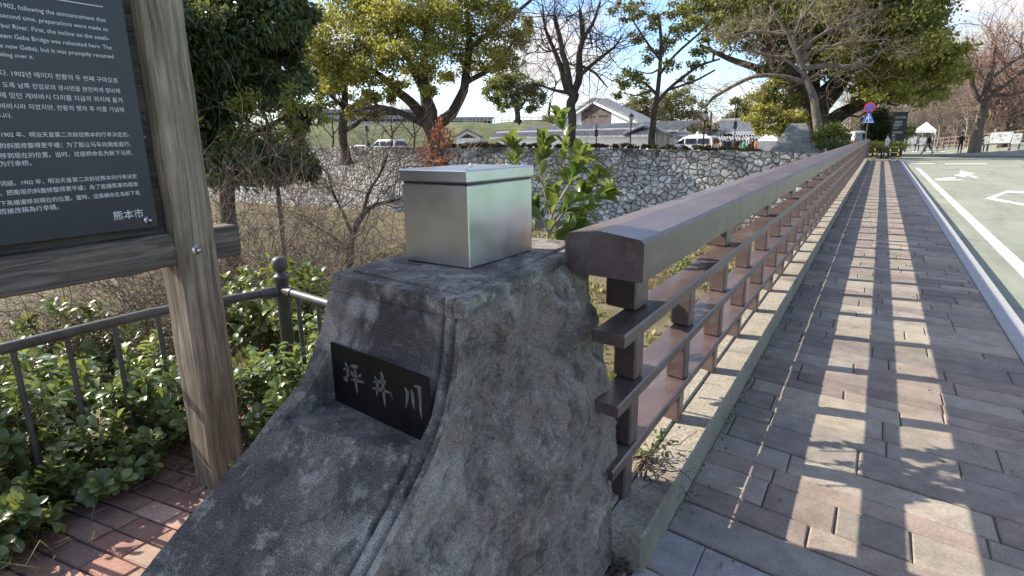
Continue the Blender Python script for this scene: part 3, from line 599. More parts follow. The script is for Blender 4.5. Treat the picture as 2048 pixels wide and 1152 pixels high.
def row(name, x0, x1, z0, z1, dy, ys, lim):
    first = None; rest = MB()
    for k, y in enumerate(ys):
        if k < lim:
            if first is None:
                first = post_mesh(x0, x1, z0, z1, dy).build(name, MAT['rail'], rl); first.location.y = y
            else: c = first.copy(); COL.objects.link(c); c.location.y = y
        else: rest.box(x0, x1, y, y+dy, z0, z1)
    if rest.nv: struct(rest.build('far_'+name+'s', MAT['rail'], rl), 'stuff')
ysm = [2.04+k*.765 for k in range(53)]
row('top_post', -.845, -.708, .967, 1.149, .14, ysm[::2], 27)
row('bar_post', -.80, -.70, .690, .913, .09, ysm, 33)
row('bar_spacer', -.81, -.71, .407, .640, .09, ysm, 33)
row('foot_post', -.815, -.725, .16, .361, .09, ysm, 33)
b = MB(); b.box(-.91, -.6, YE, YE+.3, -.1, 1.3, bev=.02); b.build('end_post', MAT['rail'], rl)

# ------------------------------------------------------------------ timber sign
sg = thing('information_sign', 'dark multilingual information board in a weathered timber frame on two posts', 'sign', (-2.58, .3, 0))
PX = -2.5
def wob_box(b, x0, x1, y0, y1, z0, z1, axis, seed, amp=.004, n=26):
    r = np.random.RandomState(seed); lo = [x0, y0, z0]; hi = [x1, y1, z1]; a1, a2 = (axis+1) % 3, (axis+2) % 3; V = []; c = .008
    prof = [(0, 0, c, 0), (1, 0, -c, 0), (1, 0, 0, c), (1, 1, 0, -c), (1, 1, -c, 0), (0, 1, c, 0), (0, 1, 0, -c), (0, 0, 0, c)]
    for t in np.linspace(0, 1, n):
        o1, o2 = r.normal(0, amp, 2)*.5
        for (i, j, e, g) in prof:
            p = [0, 0, 0]; p[axis] = lo[axis]+(hi[axis]-lo[axis])*t; p[a1] = (hi if i else lo)[a1]+e+o1+r.normal(0, amp*.3); p[a2] = (hi if j else lo)[a2]+g+o2+r.normal(0, amp*.3); V.append(p)
    m = 8; F_ = [(k*m+q, k*m+(q+1) % m, (k+1)*m+(q+1) % m, (k+1)*m+q) for k in range(n-1) for q in range(m)] + [tuple(range(m))[::-1], tuple(range((n-1)*m, n*m))]
    b.add(V, F_)
def wood(name, dims, axis, seed, mat): b = MB(); wob_box(b, *dims, axis, seed); return b.build(name, mat, sg, recalc=True)
pA = wood('post', (PX-.16, PX, 1.372, 1.545, -.05, 3.05), 2, 1, MAT['wood_v']); pB = wood('post', (PX-.16, PX, -1.15, -.98, -.05, 3.05), 2, 2, MAT['wood_v'])
wood('lower_beam', (PX-.135, PX-.02, -1.3, 1.672, 1.085, 1.225), 1, 3, MAT['wood_h']); wood('upper_beam', (PX-.135, PX-.02, -1.3, 1.672, 2.62, 2.76), 1, 4, MAT['wood_h'])
b = MB()
for k in range(7): b.box(PX-.125, PX-.07, -.98, 1.372, 1.226+k*.2, 1.422+k*.2, bev=.004)
b.build('backing_boards', MAT['board_back'], sg)
XP = PX-.035
b = MB(); b.box(XP-.02, XP, -.92, 1.325, 1.262, 2.58, bev=.002); pn_ = b.build('panel', MAT['panel'], sg)
def bolt(x, y, z, r, name, par):
    b = MB(); M_ = Matrix.Translation((x, y, z)) @ Matrix.Rotation(PI/2, 4, 'Y')
    bb = MB(); bb.lathe([(r*1.7, 0), (r*1.7, .003), (r*1.05, .004), (r*1.05, .012), (r*.8, .016), (r*.8, .019), (r*.5, .024), (.0005, .026)], (0, 0, 0), 16)
    v = np.vstack(bb.v) @ np.array(M_.to_3x3()).T + np.array(M_.translation); bb.v = [v]; return bb.build(name, MAT['bolt'], par, smooth=True)
p = onx(296, 440, XP); bolt(XP, p[1], p[2], .010, 'bolt', pn_); bolt(XP, -.87, p[2], .010, 'bolt', pn_)
p = onx(394, 500, PX+.002); bolt(PX-.002, p[1], p[2], .0125, 'bolt', pA)
def text_mesh(body, size=1):
    cu = bpy.data.curves.new('txt', 'FONT'); cu.body = body; cu.size = size; cu.resolution_u = 3
    o = bpy.data.objects.new('txt', cu); COL.objects.link(o); bpy.context.view_layer.update()
    me = bpy.data.meshes.new_from_object(o.evaluated_get(bpy.context.evaluated_depsgraph_get())); bpy.data.objects.remove(o)
    v = np.array([v.co for v in me.vertices]).reshape(-1, 3); f = [tuple(p.vertices) for p in me.polygons]; return v, f
def write(b, body, P0, P1, up=(0, 0, 1), off=None):
    """set text along P0->P1 (baseline), scaled to that width"""
    v, f = text_mesh(body); P0, P1, up = np.array(P0), np.array(P1), np.array(up, float); x0, x1 = v[:, 0].min(), v[:, 0].max()
    s = np.linalg.norm(P1-P0)/(x1-x0); e = (P1-P0)/np.linalg.norm(P1-P0)
    b.add(P0 + (v[:, :1]-x0)*s*e + v[:, 1:2]*s*up, f)
L = [("1902, following the announcement that", 5, 40, 815, 182, 0), ("second time, preparations were made so", 0, 120, 833, 250, 0), ("boi River. First, the incline on the south-", 8, 197, 843, 322, 0),
     ("eam Geba Bridge was relocated here. The", 0, 275, 860, 390, 0), ("e new Geba), but it was promptly renamed", 0, 352, 875, 460, 0), ("eling over it.", 0, 428, 262, 455, 0),
     ("다. 1902년 메이지 천황의 두 번째 구마모토", 0, 565, 910, 645, 0), ("도록 남쪽 진입로의 경사면을 완만하게 정비해", 20, 652, 925, 728, 0), ("에 있던 게바바시 다리를 지금의 위치에 옮겨", 0, 735, 943, 797, 0),
     ("바바시라 지었지만, 천황의 행차 후 이를 기념해", 0, 815, 955, 872, 0), ("니다.", 0, 900, 95, 907, 0),
     ("1902 年、明治天皇第二次前往熊本的行幸决定后、", 10, 112, 998, 140, 240), ("的斜面修整得更平缓；为了能让马车向南坂直行、", 0, 200, 1010, 212, 240), ("移到现在的位置。当时、这座桥命名为新下马桥、", 0, 278, 1025, 278, 240), ("为行幸桥。", 2, 352, 245, 350, 240),
     ("词語。1902 年，明治天皇第二次前往熊本的行幸決定", 0, 488, 1055, 460, 240), ("，把南坂的斜面修整得更平緩；為了能讓馬車向南坂", 0, 560, 1065, 522, 240), ("下馬橋遷移到現在的位置。當時，這座橋命名為新下馬", 0, 640, 1078, 588, 240), ("而被改稱為行幸橋。", 0, 715, 455, 690, 240),
     ("熊本市", 876, 765, 1105, 742, 240)]
b = MB(); XT = XP+.0015
for body, x0, y0, x1, y1, oy in L:
    p0, p1 = onx(x0/3.84, oy+y0/3.84, XT), onx(x1/3.84, oy+y1/3.84, XT); z = (p0[2]+p1[2])/2
    write(b, body, (XT, p0[1], z), (XT, p1[1], z))
p1 = onx(206, 14.8, XT); b.add([(XT, -.8, p1[2]), (XT, p1[1], p1[2]), (XT, p1[1], p1[2]+.003), (XT, -.8, p1[2]+.003)], [(0, 1, 2, 3)])
b.build('lettering', MAT['letter'], pn_)

# ------------------------------------------------------------------ tubular fence behind the sign
fn = thing('metal_fence', 'dark grey tubular fence with ball topped corner post behind the timber sign', 'fence', (-2.95, 1.5, 0))
C0 = np.array([-2.86, 2.13]); zf = .765
def rail(b, p, q, r): b.tube([(p[0], p[1], zf), (q[0], q[1], zf)], r, 14)
b = MB(); rail(b, (-3.12, -3), (-3.06, 1.5), .024); rail(b, (-3.06, 1.5), C0, .024); b.build('top_rail', MAT['fence'], fn, smooth=True)
b = MB(); rail(b, C0, (-1.4, 1.90), .024); b.build('top_rail', MAT['fence'], fn, smooth=True)
b = MB()
for e in (C0+np.array([-.032, -.12]), C0+np.array([.11, -.016])):
    d = (e-C0); b.tube([(*(C0+d*.25), zf), (*e, zf)], .031, 14)
b.build('rail_socket', MAT['fence'], fn, smooth=True)
for k in range(17):
    y = 1.72-k*.2
    t = (y+3)/4.5; x = -3.12+.06*t if y < 1.5 else -3.06+.2*(y-1.5)/.63
    b = MB(); b.tube([(x, y, -.06), (x, y, zf)], .0125, 10); b.build('baluster', MAT['fence'], fn, smooth=True)
for k in range(7):
    q = C0+np.array([.2*(k+1)-.04, -.14/.88*(.2*(k+1)-.04)]); b = MB(); b.tube([(*q, -.06), (*q, zf)], .0125, 10); b.build('baluster', MAT['fence'], fn, smooth=True)
b = MB(); b.lathe([(.037, -.1), (.037, .83), (.043, .835), (.043, .85), (.037, .855), (.022, .868), (.022, .875), (.034, .887), (.042, .905), (.044, .92), (.042, .937), (.034, .953), (.02, .962), (.001, .965)], (*C0, 0), 20)
b.build('corner_post', MAT['fence'], fn, smooth=True)
# ------------------------------------------------------------------ vegetation helpers
def unit(v): return v/np.maximum(np.linalg.norm(v, axis=-1, keepdims=True), 1e-9)
def leaf_template(kind):
    if kind == 'obovate': t, w, z = [0, .1, .35, .65, .88, 1], [.02, .05, .19, .27, .2, .02], [0, .02, .05, .05, .0, -.05]
    elif kind == 'lance': t, w, z = [0, .25, .6, 1], [.02, .15, .16, .01], [0, .03, .02, -.06]
    V, F_ = [], []
    for a, (tt, ww, zz) in enumerate(zip(t, w, z)): V += [(-ww, tt, zz+ww*.38), (0, tt, zz), (ww, tt, zz+ww*.38)]
    for a in range(len(t)-1): F_ += [(3*a, 3*a+1, 3*a+4, 3*a+3), (3*a+1, 3*a+2, 3*a+5, 3*a+4)]
    return np.array(V, float), np.array(F_)
LT = {k: leaf_template(k) for k in ('obovate', 'lance')}
LT['quad'] = (np.array([(0, 0, 0), (.38, .5, .06), (0, 1, 0), (-.38, .5, .06)], float), np.array([(0, 1, 2, 3)]))
def put_leaves(b, kind, pos, d, nrm, size):
    V, F_ = LT[kind]; d = unit(d); s_ = unit(np.cross(d, nrm)); u = np.cross(s_, d); n = len(pos)
    v = pos[:, None, :] + (s_[:, None, :]*V[None, :, :1] + d[:, None, :]*V[None, :, 1:2] + u[:, None, :]*V[None, :, 2:3])*np.asarray(size).reshape(-1, 1, 1)
    f = F_[None]+(np.arange(n)*len(V))[:, None, None]; b.add(v.reshape(-1, 3), f.reshape(-1, 4))
def grow(r, p, d, Ln, rad, lvl, top, polys, tips, bend=.25, up=.08, kids=(2, 4), shrink=.66, seg=4, ang=(.45, 1.1)):
    pts = [np.array(p, float)]; dirs = []
    for k in range(seg):
        d = unit(d + r.normal(0, bend, 3) + np.array([0, 0, up])); p = pts[-1]+d*Ln/seg; pts.append(p); dirs.append(d)
    polys.append((np.array(pts), np.linspace(rad, rad*.55, seg+1)))
    if lvl >= top: tips.append((pts[-1], d)); return
    for q in range(r.randint(kids[0], kids[1]+1)):
        t = r.uniform(.3, 1) if q else 1; k = min(int(t*seg), seg-1); base = pts[k]+(pts[k+1]-pts[k])*(t*seg-k if t < 1 else 1)
        a = r.uniform(*ang)*(.6 if q == 0 else 1); ax = unit(np.cross(dirs[k], r.normal(0, 1, 3))); nd = unit(dirs[k]*math.cos(a)+ax*math.sin(a))
        grow(r, base, nd, Ln*shrink*r.uniform(.75, 1.2), rad*.58, lvl+1, top, polys, tips, bend, up, kids, shrink, seg, ang)
def tubes(b, polys, lo=3, hi=9, big=.05):
    for p, r in polys: b.tube(p, r, hi if r[0] > big else (5 if r[0] > big*.3 else lo), cap=False)
def ellipsoid_leaves(b, r, c, R, ls, cover, kind='quad', twigs=None, flat=.25, droop=0):
    R = np.array(R); area = PI*R[0]*R[2]; n = int(cover*4.6*area/(.42*ls*ls)); k = max(5, int(n/90))
    q = unit(r.normal(0, 1, (k, 3)))*(r.uniform(.25, 1, (k, 1))**.5); sc = c+q*R
    w = r.randint(0, k, n); p = sc[w] + r.normal(0, 1, (n, 3))*np.minimum(R*.24, ls*4.2)
    d = unit(r.normal(0, 1, (n, 3)) + unit(p-c)*.6 + np.array([0, 0, -droop])); nr = unit(r.normal(0, 1, (n, 3))+np.array([0, 0, 1.0+flat]))
    put_leaves(b, kind, p, d, nr, ls*r.uniform(.7, 1.3, n))
    if twigs is not None:
        for s_ in sc[:: max(1, k//9)]: m = (c+s_)/2 + r.normal(0, .06, 3)*R; twigs.append((np.array([c, m, s_]), np.array([.012, .009, .004])*max(R[0], .6)))
def limb3(r, limb, D, depth, base=False):
    n = len(limb); off = np.linspace(0, r.uniform(-depth, depth), n); P = [at(x, y, D+o) for (x, y, w), o in zip(limb, off)]; rad = [w*.8*D/FPX for x, y, w in limb]
    t0 = np.linspace(0, 1, n); t1 = np.linspace(0, 1, 3*(n-1)+1); P = np.array(P)
    Q = np.stack([np.interp(t1, t0, P[:, k]) for k in range(3)], 1); Q[1:-1] += r.normal(0, .12, (len(Q)-2, 3))*np.interp(t1, t0, rad)[1:-1, None]*2; kk = Q.copy(); kk[1:-1] = (Q[:-2]+2*Q[1:-1]+Q[2:])/4
    return kk, np.interp(t1, t0, rad)
def tree(name, label, D, limbs, clumps, leaf, ls, cover=2.0, depth=3, bark='bark', group=None, seed=1, ground=-.3, cat='tree', kind='quad', twig_levels=0, droop=0, squash=1):
    r = np.random.RandomState(seed); bx_, by_, bw = limbs[0][0]; base = at(bx_, by_, D); base[2] = ground
    o = thing(name, label, cat, base, group); T = []
    for k, lm in enumerate(limbs):
        P, rad = limb3(r, lm, D, depth if k else 0)
        if k == 0:                                       # root flare down to the ground
            P = np.vstack([[base[0], base[1], ground-.2], [base[0], base[1], ground+.25], P]); rad = np.concatenate([[rad[0]*1.9, rad[0]*1.3], rad])
        T.append((P, rad))
    nodes = np.vstack([p for p, _ in T[0:]]); b = MB(); main = list(T); tw = []
    two = isinstance(leaf, tuple)
    for (x, y, rx, ry, *alt) in clumps:
        b.cur = alt[0] if alt else 0
        c = at(x, y, D+r.uniform(-depth, depth)); R = np.array([rx, rx*squash*.9, ry])*D/FPX
        cand = nodes[nodes[:, 2] < c[2]+R[2]*.3] if (nodes[:, 2] < c[2]+R[2]*.3).any() else nodes
        nd = cand[np.argmin(np.linalg.norm(cand-c, axis=1))]; m = (nd+c)/2+np.array([0, 0, -.12*np.linalg.norm(c-nd)]); main.append((np.array([nd, (nd+m)/2+r.normal(0, .1, 3), m, c]), np.array([.05, .04, .03, .018])*max(.6, np.linalg.norm(c-nd)**.5)))
        ellipsoid_leaves(b, r, c, R, ls, cover, kind, tw, droop=droop)
    tb = MB(); tubes(tb, main, 4, 12, .06); tubes(tb, tw, 3, 4, .1)
    tb.build('trunk', MAT[bark], o, smooth=True); b.build('crown', [LEAF[q] for q in leaf] if two else LEAF[leaf], o)
    return o
def bare_tree(name, label, D, limbs, bark, seed=1, ground=-.3, group=None, lv=3, Ln=1.6, dens=3, depth=2, twig='twig', up=.05, cat='tree', bend=.22, kids=(2, 4), from_=.35, twr=.02):
    r = np.random.RandomState(seed); base = at(limbs[0][0][0], limbs[0][0][1], D); base[2] = ground; o = thing(name, label, cat, base, group)
    T = []; tw = []
    for k, lm in enumerate(limbs):
        P, rad = limb3(r, lm, D, depth if k else 0)
        if k == 0: P = np.vstack([[base[0], base[1], ground-.2], [base[0], base[1], ground+.25], P]); rad = np.concatenate([[rad[0]*1.8, rad[0]*1.25], rad])
        T.append((P, rad)); n = len(P)
        st = int(n*from_) if k else int(n*.7)
        for a in range(st, n):
            for q in range(dens if a < n-1 else dens+1):
                d = unit(P[min(a+1, n-1)]-P[max(a-1, 0)]); sd_ = unit(d*r.uniform(.1, .9)+unit(r.normal(0, 1, 3))*.9)
                grow(r, P[a], sd_, Ln*r.uniform(.6, 1.2), max(twr*.5, min(rad[a]*.4, twr*2.2)), 0, lv, tw, [], bend, up, kids, .66, 4)
    tb = MB(); tubes(tb, T, 4, 10, .06); tb.build('trunk', MAT[bark], o, smooth=True)
    tb = MB(); tubes(tb, tw, 3, 5, .06); tb.build('twigs', MAT[twig], o, smooth=True)
    return o
def bare_shrub(label, base, h, nst, seed, mat='twig', lv=3, spread=.7, rad=.014, kids=(2, 4), group='bare winter shrubs on the river bank', up=.1, name='bare_shrub', bend=.2):
    r = np.random.RandomState(seed); base = np.array(base, float); o = thing(name, label, 'shrub', base, group); tw = []
    for k in range(nst):
        d = unit(np.array([r.normal(0, spread), r.normal(0, spread), 1])); grow(r, base+np.array([r.normal(0, .12), r.normal(0, .12), -.05]), d, h*r.uniform(.32, .6), rad*r.uniform(.5, 1.1), 0, lv, tw, [], bend, up, kids, .72, 6)
    b = MB(); tubes(b, tw, 3, 5, .03); b.build('branches', MAT[mat], o, smooth=True); return o
def leafy_shrub(label, base, R, h, nst, per, ls, seed, leaf='near', group=None, name='evergreen_shrub', lean=(0, 0), clear=None):
    r = np.random.RandomState(seed); base = np.array(base, float); o = thing(name, label, 'shrub', base, group); b = MB(); tb = MB()
    for k in range(nst):
        a = r.uniform(0, 2*PI); rr = math.sqrt(r.uniform(0, 1)); tgt = base+np.array([math.cos(a)*R[0]*rr+lean[0], math.sin(a)*R[1]*rr+lean[1], h*r.uniform(.35, 1)*(1.08-.4*rr)])
        s0 = base+np.array([r.normal(0, R[0]*.25), r.normal(0, R[1]*.25), -.05]); m = (s0+tgt)/2+np.array([*((tgt-s0)[:2]*.18), .05]); t = np.linspace(0, 1, 7)[:, None]
        P = (1-t)**2*s0+2*t*(1-t)*m+t*t*tgt; P[1:-1] += r.normal(0, .008, (5, 3)); tb.tube(P, np.linspace(.005, .002, 7), 4, cap=False)
        n = r.randint(int(per*.7), int(per*1.3)); tt = 1-(r.uniform(0, 1, n)**1.6)*.75; q = np.stack([np.interp(tt, t[:, 0], P[:, c]) for c in range(3)], 1); ax = unit(P[-1]-P[-3])
        ang = np.arange(n)*2.4+r.uniform(0, 6); e1 = unit(np.cross(ax, [0.3, .5, .2])); e2 = np.cross(ax, e1); rad_ = e1*np.cos(ang)[:, None]+e2*np.sin(ang)[:, None]
        d = unit(rad_+ax*r.uniform(.2, .9, (n, 1))+r.normal(0, .15, (n, 3))); nr = unit(ax*1.0+np.array([0, 0, .6])+r.normal(0, .25, (n, 3)))
        put_leaves(b, 'obovate', q, d, nr, ls*r.uniform(.65, 1.2, n)*(.75+.25*tt))
    tb.build('stems', MAT['twig'], o, smooth=True); b.build('foliage', LEAF[leaf], o, smooth=True); return o

# ------------------------------------------------------------------ near plants
GS = None
for k, (lb, base, R, h, nst, ls) in enumerate([
        ('broad leaved evergreen shrub behind the fence at the far left, under the sign board', (-3.62, .25, 0), (.46, .5), .88, 95, .075),
        ('broad leaved evergreen shrub spilling through the fence bars left of the near sign post', (-3.55, .9, 0), (.44, .5), .76, 105, .072),
        ('low dark shrub lying over the red bricks in front of the fence bars', (-2.93, .62, 0), (.28, .4), .3, 64, .078),
        ('low shrub creeping from the fence towards the sign post foot', (-2.97, 1.12, 0), (.2, .34), .34, 50, .07),
        ('low shrub at the very left edge in front of the fence, above the dry grass', (-2.98, .2, 0), (.3, .32), .34, 60, .078),
        ('evergreen shrub growing right behind the foot of the timber sign post', (-3.15, 1.62, 0), (.42, .42), .64, 80, .07),
        ('evergreen shrub between the sign post and the granite pillar, before the corner fence post', (-2.5, 1.84, 0), (.4, .28), .58, 90, .066),
        ('evergreen shrub outside the fence corner under the ball topped post', (-2.75, 2.5, -.1), (.6, .35), .74, 80, .07),
        ('tall pale leaved shrub rising over the fence rail at the far left', (-3.9, .3, -.15), (.6, .6), .98, 80, .075),
        ('evergreen shrub growing against the hidden back of the granite pillar', (-1.95, 2.2, -.05), (.34, .3), .72, 60, .066)]):
    leafy_shrub(lb, base, R, h, nst, 26, ls, 40+k)
# plant standing behind the steel box: stems measured in the photo
o = thing('leafy_plant', 'tall young plant with big glossy green and yellow leaves behind the steel box', 'plant', (-1.7, 3.5, -.2)); r = np.random.RandomState(5); b = MB(); tb = MB()
for st, dd in [([(1085, 560), (1098, 450), (1122, 370), (1132, 300), (1122, 235)], 0), ([(1085, 540), (1050, 440), (1030, 350), (1022, 285)], .25), ([(1095, 470), (1130, 420), (1168, 385), (1198, 352)], -.1), ([(1105, 440), (1088, 380), (1075, 320), (1085, 290)], .1),
               ([(1098, 470), (1150, 440), (1190, 400), (1212, 388)], .15), ([(1120, 400), (1150, 350), (1160, 315)], -.15), ([(1080, 520), (1120, 470), (1160, 455)], -.2), ([(1080, 520), (1060, 470), (1010, 440)], .2), ([(1100, 470), (1075, 420), (1050, 400)], -.2)]:
    P = np.array([at(x, y, 3.2+dd+.15*k/len(st)) for k, (x, y) in enumerate(st)]); t0 = np.linspace(0, 1, len(P)); t1 = np.linspace(0, 1, 12); P = np.stack([np.interp(t1, t0, P[:, c]) for c in range(3)], 1); P[1:-1] = (P[:-2]+2*P[1:-1]+P[2:])/4
    tb.tube(P, np.linspace(.007, .0025, 12), 6, cap=False); n = 46; tt = r.uniform(.2, 1, n); tt[:9] = r.uniform(.9, 1, 9); q = np.stack([np.interp(tt, t1, P[:, c]) for c in range(3)], 1); ax = unit(P[-1]-P[-4])
    ang = np.arange(n)*2.4; e1 = unit(np.cross(ax, [.3, .5, .2])); e2 = np.cross(ax, e1); d = unit((e1*np.cos(ang)[:, None]+e2*np.sin(ang)[:, None])*.8+ax*r.uniform(.3, 1.2, (n, 1))+np.array([0, 0, .15])+r.normal(0, .15, (n, 3)))
    put_leaves(b, 'obovate', q, d, unit(ax+np.array([0, 0, .6])+r.normal(0, .3, (n, 3))), .098*r.uniform(.65, 1.2, n))
P = np.array([(-1.52, 2.95, -.3), (-1.5, 2.93, .3), at(1085, 555, 3.2)]); tb.tube(P, [.012, .01, .008], 6, cap=False)
tb.build('stems', MAT['barkpale'], o, smooth=True); b.build('foliage', LEAF['plant'], o, smooth=True)
# sprig at the pillar foot, weed on the plinth, dry grass tuft
leafy_shrub('tiny two leaved sprig rooted between the sign post and the flared pillar foot', (-2.36, 1.42, 0), (.04, .04), .17, 3, 4, .085, 71, name='plant_sprig')
def weed(label, c, seed, n=34, L=.22, green=True):
    r = np.random.RandomState(seed); o = thing('weed_clump', label, 'weed', c); tw = []
    for k in range(n):
        d = unit(np.array([r.normal(.2, .8), r.normal(-.3, .8), r.uniform(.05, .5)])); grow(r, np.array(c)+r.normal(0, .03, 3)*[1, 2.2, .1], d, L*r.uniform(.5, 1), .004, 0, 1, tw, [], .35, -.25, (1, 2), .6, 5)
    b = MB(); tubes(b, tw, 4, 4); b.build('dry_stalks', MAT['twigdark'], o, smooth=True); q = np.array(c)+r.normal(0, 1, (46, 3))*[.05, .1, .02]+[.02, .05, .06]
    if green: b = MB(); put_leaves(b, 'obovate', q, r.normal(0, 1, (46, 3))+[0, 0, .3], r.normal(0, .4, (46, 3))+[0, 0, 1], .03*r.uniform(.6, 1.3, 46)); b.build('foliage', LEAF['plant'], o)
weed('half dead weed with dry stalks under the lowest bar on the plinth', tuple(onz(1300, 915, .18)), 3)
weed('dry stalks caught in the gap between the pillar and the plinth end', tuple(onz(1242, 1120, .02)), 9, 26, .17, False)
r = np.random.RandomState(8); b = MB(); n = 420; q = np.stack([r.normal(-2.86, .13, n), r.normal(.48, .16, n), np.zeros(n)], 1)
for k in range(n):
    d = unit(np.array([r.normal(.3, .7), r.normal(.2, .7), r.uniform(.3, 1.1)])); Ln = r.uniform(.1, .32); p0 = q[k]; p1 = p0+d*Ln*.6; p2 = p1+unit(d+[0, 0, -.9])*Ln*.5; s_ = unit(np.cross(d, [0, 0, 1]))*.0016
    b.add([p0-s_, p0+s_, p1+s_, p1-s_, p2], [(0, 1, 2, 3), (3, 2, 4)])
tag(b.build('grass_tuft', LEAF['grassblade']), 'tangle of dry grass on the bricks at the lower left', 'grass tuft')
# fallen leaf litter along the fence foot
b = MB(); n = 260; q = np.stack([r.uniform(-3.2, -2.2, n), r.uniform(1.3, 2.1, n), r.uniform(.002, .014, n)], 1); q2 = np.stack([r.uniform(-3.2, -2.75, 120), r.uniform(-.5, 1.3, 120), r.uniform(.002, .012, 120)], 1); q = np.vstack([q, q2]); n = len(q)
put_leaves(b, 'lance', q, np.stack([r.normal(0, 1, n), r.normal(0, 1, n), r.normal(0, .1, n)], 1), np.array([0, 0, 1])+r.normal(0, .3, (n, 3)), .055*r.uniform(.5, 1.3, n)); struct(b.build('leaf_litter', leafmat('litter_leaf', [(.1, (.1, .07, .045)), (.5, (.2, .14, .08)), (.9, (.32, .24, .14))], .1, .7, .2)), 'stuff')

b = MB(); n = 300; rr_ = np.random.RandomState(19); q = np.stack([np.where(rr_.uniform(0, 1, n) < .6, -.56+rr_.exponential(.09, n), rr_.uniform(-.5, 1.0, n)), rr_.uniform(1.2, 22, n)**1.0, rr_.uniform(.004, .012, n)], 1); q = q[q[:, 0] < 1.03]; n = len(q)
put_leaves(b, 'lance', q, np.stack([rr_.normal(0, 1, n), rr_.normal(0, 1, n), rr_.normal(0, .08, n)], 1), np.array([0, 0, 1])+rr_.normal(0, .25, (n, 3)), .035*rr_.uniform(.3, 1.2, n)); struct(b.build('fallen_leaves', LEAF['grassblade']), 'stuff')
b = MB(); n = 2600; yy = rr_.uniform(1.9, 20, n); q = np.stack([-.577+rr_.exponential(.018, n), yy, np.full(n, .001)], 1); q = q[np.sin(q[:, 1]*2.1)+np.sin(q[:, 1]*5.3+1) > rr_.uniform(-1.5, 1.2, n)]; n = len(q)
put_leaves(b, 'quad', q, rr_.normal(0, .5, (n, 3))+[.2, 0, .8], rr_.normal(0, 1, (n, 3)), .011*rr_.uniform(.5, 1.5, n)); struct(b.build('kerb_moss', LEAF['dark']), 'stuff')

# ------------------------------------------------------------------ shrubs and trees of the near bank
def bank(x, y): return float(gz(x, y))
def onbank(px, D): p = at(px, 400, D); return (p[0], p[1], bank(p[0], p[1]))
labels = ['grey brown twiggy shrub low behind the fence at the left, under the sign beam', 'tangled brown shrub beyond the fence just right of the sign post', 'bare brown shrub filling the bank above the ball topped fence post', 'leafless shrub with long arching stems left of the steel box', 'bare shrub on the slope directly behind the steel box', 'twiggy shrub far left behind the leafy evergreen shrubs', 'tall thin bare shrub standing against the stone wall left of the box', 'dense dark twig thicket under the dark evergreen tree']
for k, (px, D, h, nst, mat, lv, sp) in enumerate([(150, 6.0, 1.4, 20, 'twig', 3, .9), (470, 7.2, 2.9, 24, 'twigdark', 3, .8), (590, 7.8, 3.3, 24, 'twig', 3, .75), (690, 9.5, 4.6, 17, 'twig', 3, .5), (800, 7.5, 2.9, 15, 'twig', 3, .7), (40, 6.2, 1.6, 20, 'twigdark', 3, .9), (720, 14, 6.2, 9, 'twigdark', 4, .4), (440, 9.5, 4.2, 20, 'twigdark', 3, .7)]):
    bare_shrub(labels[k], onbank(px, D), h, int(nst*1.05), 60+k, mat, lv, sp*1.25, rad=.012, kids=(3, 5), bend=.3, up=.04)
for k, (lb, px, D, R_s, h) in enumerate([('dark leafy bush low on the bank below the end of the sign beam', 470, 6.6, (.7, .6), 1.0), ('dark leafy bush under the dark evergreen tree', 560, 9.0, (.9, .8), 1.5), ('dark leafy bush behind the fence under the sign board', 250, 7.5, (.9, .8), 1.1), ('sunlit leafy bush at the left edge beyond the fence rail', 60, 5.6, (.8, .7), .95), ('sunlit leafy bush on the bank between the sign post and the ball topped post', 520, 5.2, (.6, .5), .9), ('wide leafy bush half way down the bank left of the box', 690, 9.0, (1.1, .9), 1.5)]):
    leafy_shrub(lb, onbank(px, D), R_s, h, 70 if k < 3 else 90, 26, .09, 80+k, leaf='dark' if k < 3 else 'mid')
bare_tree('bare_tree', 'small crooked bare tree with dark trunk between the steel box and the wall', 13, [[(700, 520, 9), (706, 470, 8), (726, 425, 7), (750, 410, 5), (800, 398, 3)], [(706, 470, 5), (690, 430, 4), (668, 390, 3), (655, 345, 2)], [(726, 425, 5), (735, 385, 4), (760, 350, 3), (775, 310, 2)], [(700, 500, 4), (660, 470, 3), (610, 440, 2)]], 'bark', 31, bank(-8, 12)-.5, lv=2, Ln=1.1, dens=2, depth=.6, twr=.012)
for k, (x, y, zz, h, lb) in enumerate([(1345, 555, -3.6, 1.6, 'bare shrub on the river bank seen under the handrail near its end'), (1420, 505, -4.2, 2.0, 'bare shrub on the river bed seen between the handrail and the top bar'), (1300, 640, -2.6, 1.4, 'bare shrub close under the railing beside the pillar'), (1480, 470, -4.4, 2.2, 'bare shrub out on the river bed seen through the railing')]):
    q = onz(x, y, zz); bare_shrub(lb, (q[0], q[1], bank(q[0], q[1])), h, 16, 160+k, 'twig', 3, .9, rad=.014, kids=(3, 4), bend=.3, up=.04)
for k, (x, y, zz, lb) in enumerate([(1375, 530, -4.0, 'low green bush on the river bank seen under the handrail'), (1500, 440, -4.4, 'low green bush out on the river bed beyond the railing')]):
    q = onz(x, y, zz); leafy_shrub(lb, (q[0], q[1], bank(q[0], q[1])), (1.0, .9), .8, 60, 22, .13, 170+k, leaf='mid')
rr_ = np.random.RandomState(23); b = MB(); n = 26000; q = np.stack([rr_.uniform(-24, -.9, n), 2.6+32*rr_.uniform(0, 1, n)**1.5, np.zeros(n)], 1); keep = np.sin(q[:, 0]*1.3+2*np.sin(q[:, 1]*.7))+np.sin(q[:, 1]*1.7+q[:, 0]*.5) > rr_.uniform(-1.6, 1.0, n); q = q[keep]; n = len(q); q[:, 2] = gz(q[:, 0], q[:, 1])-.01
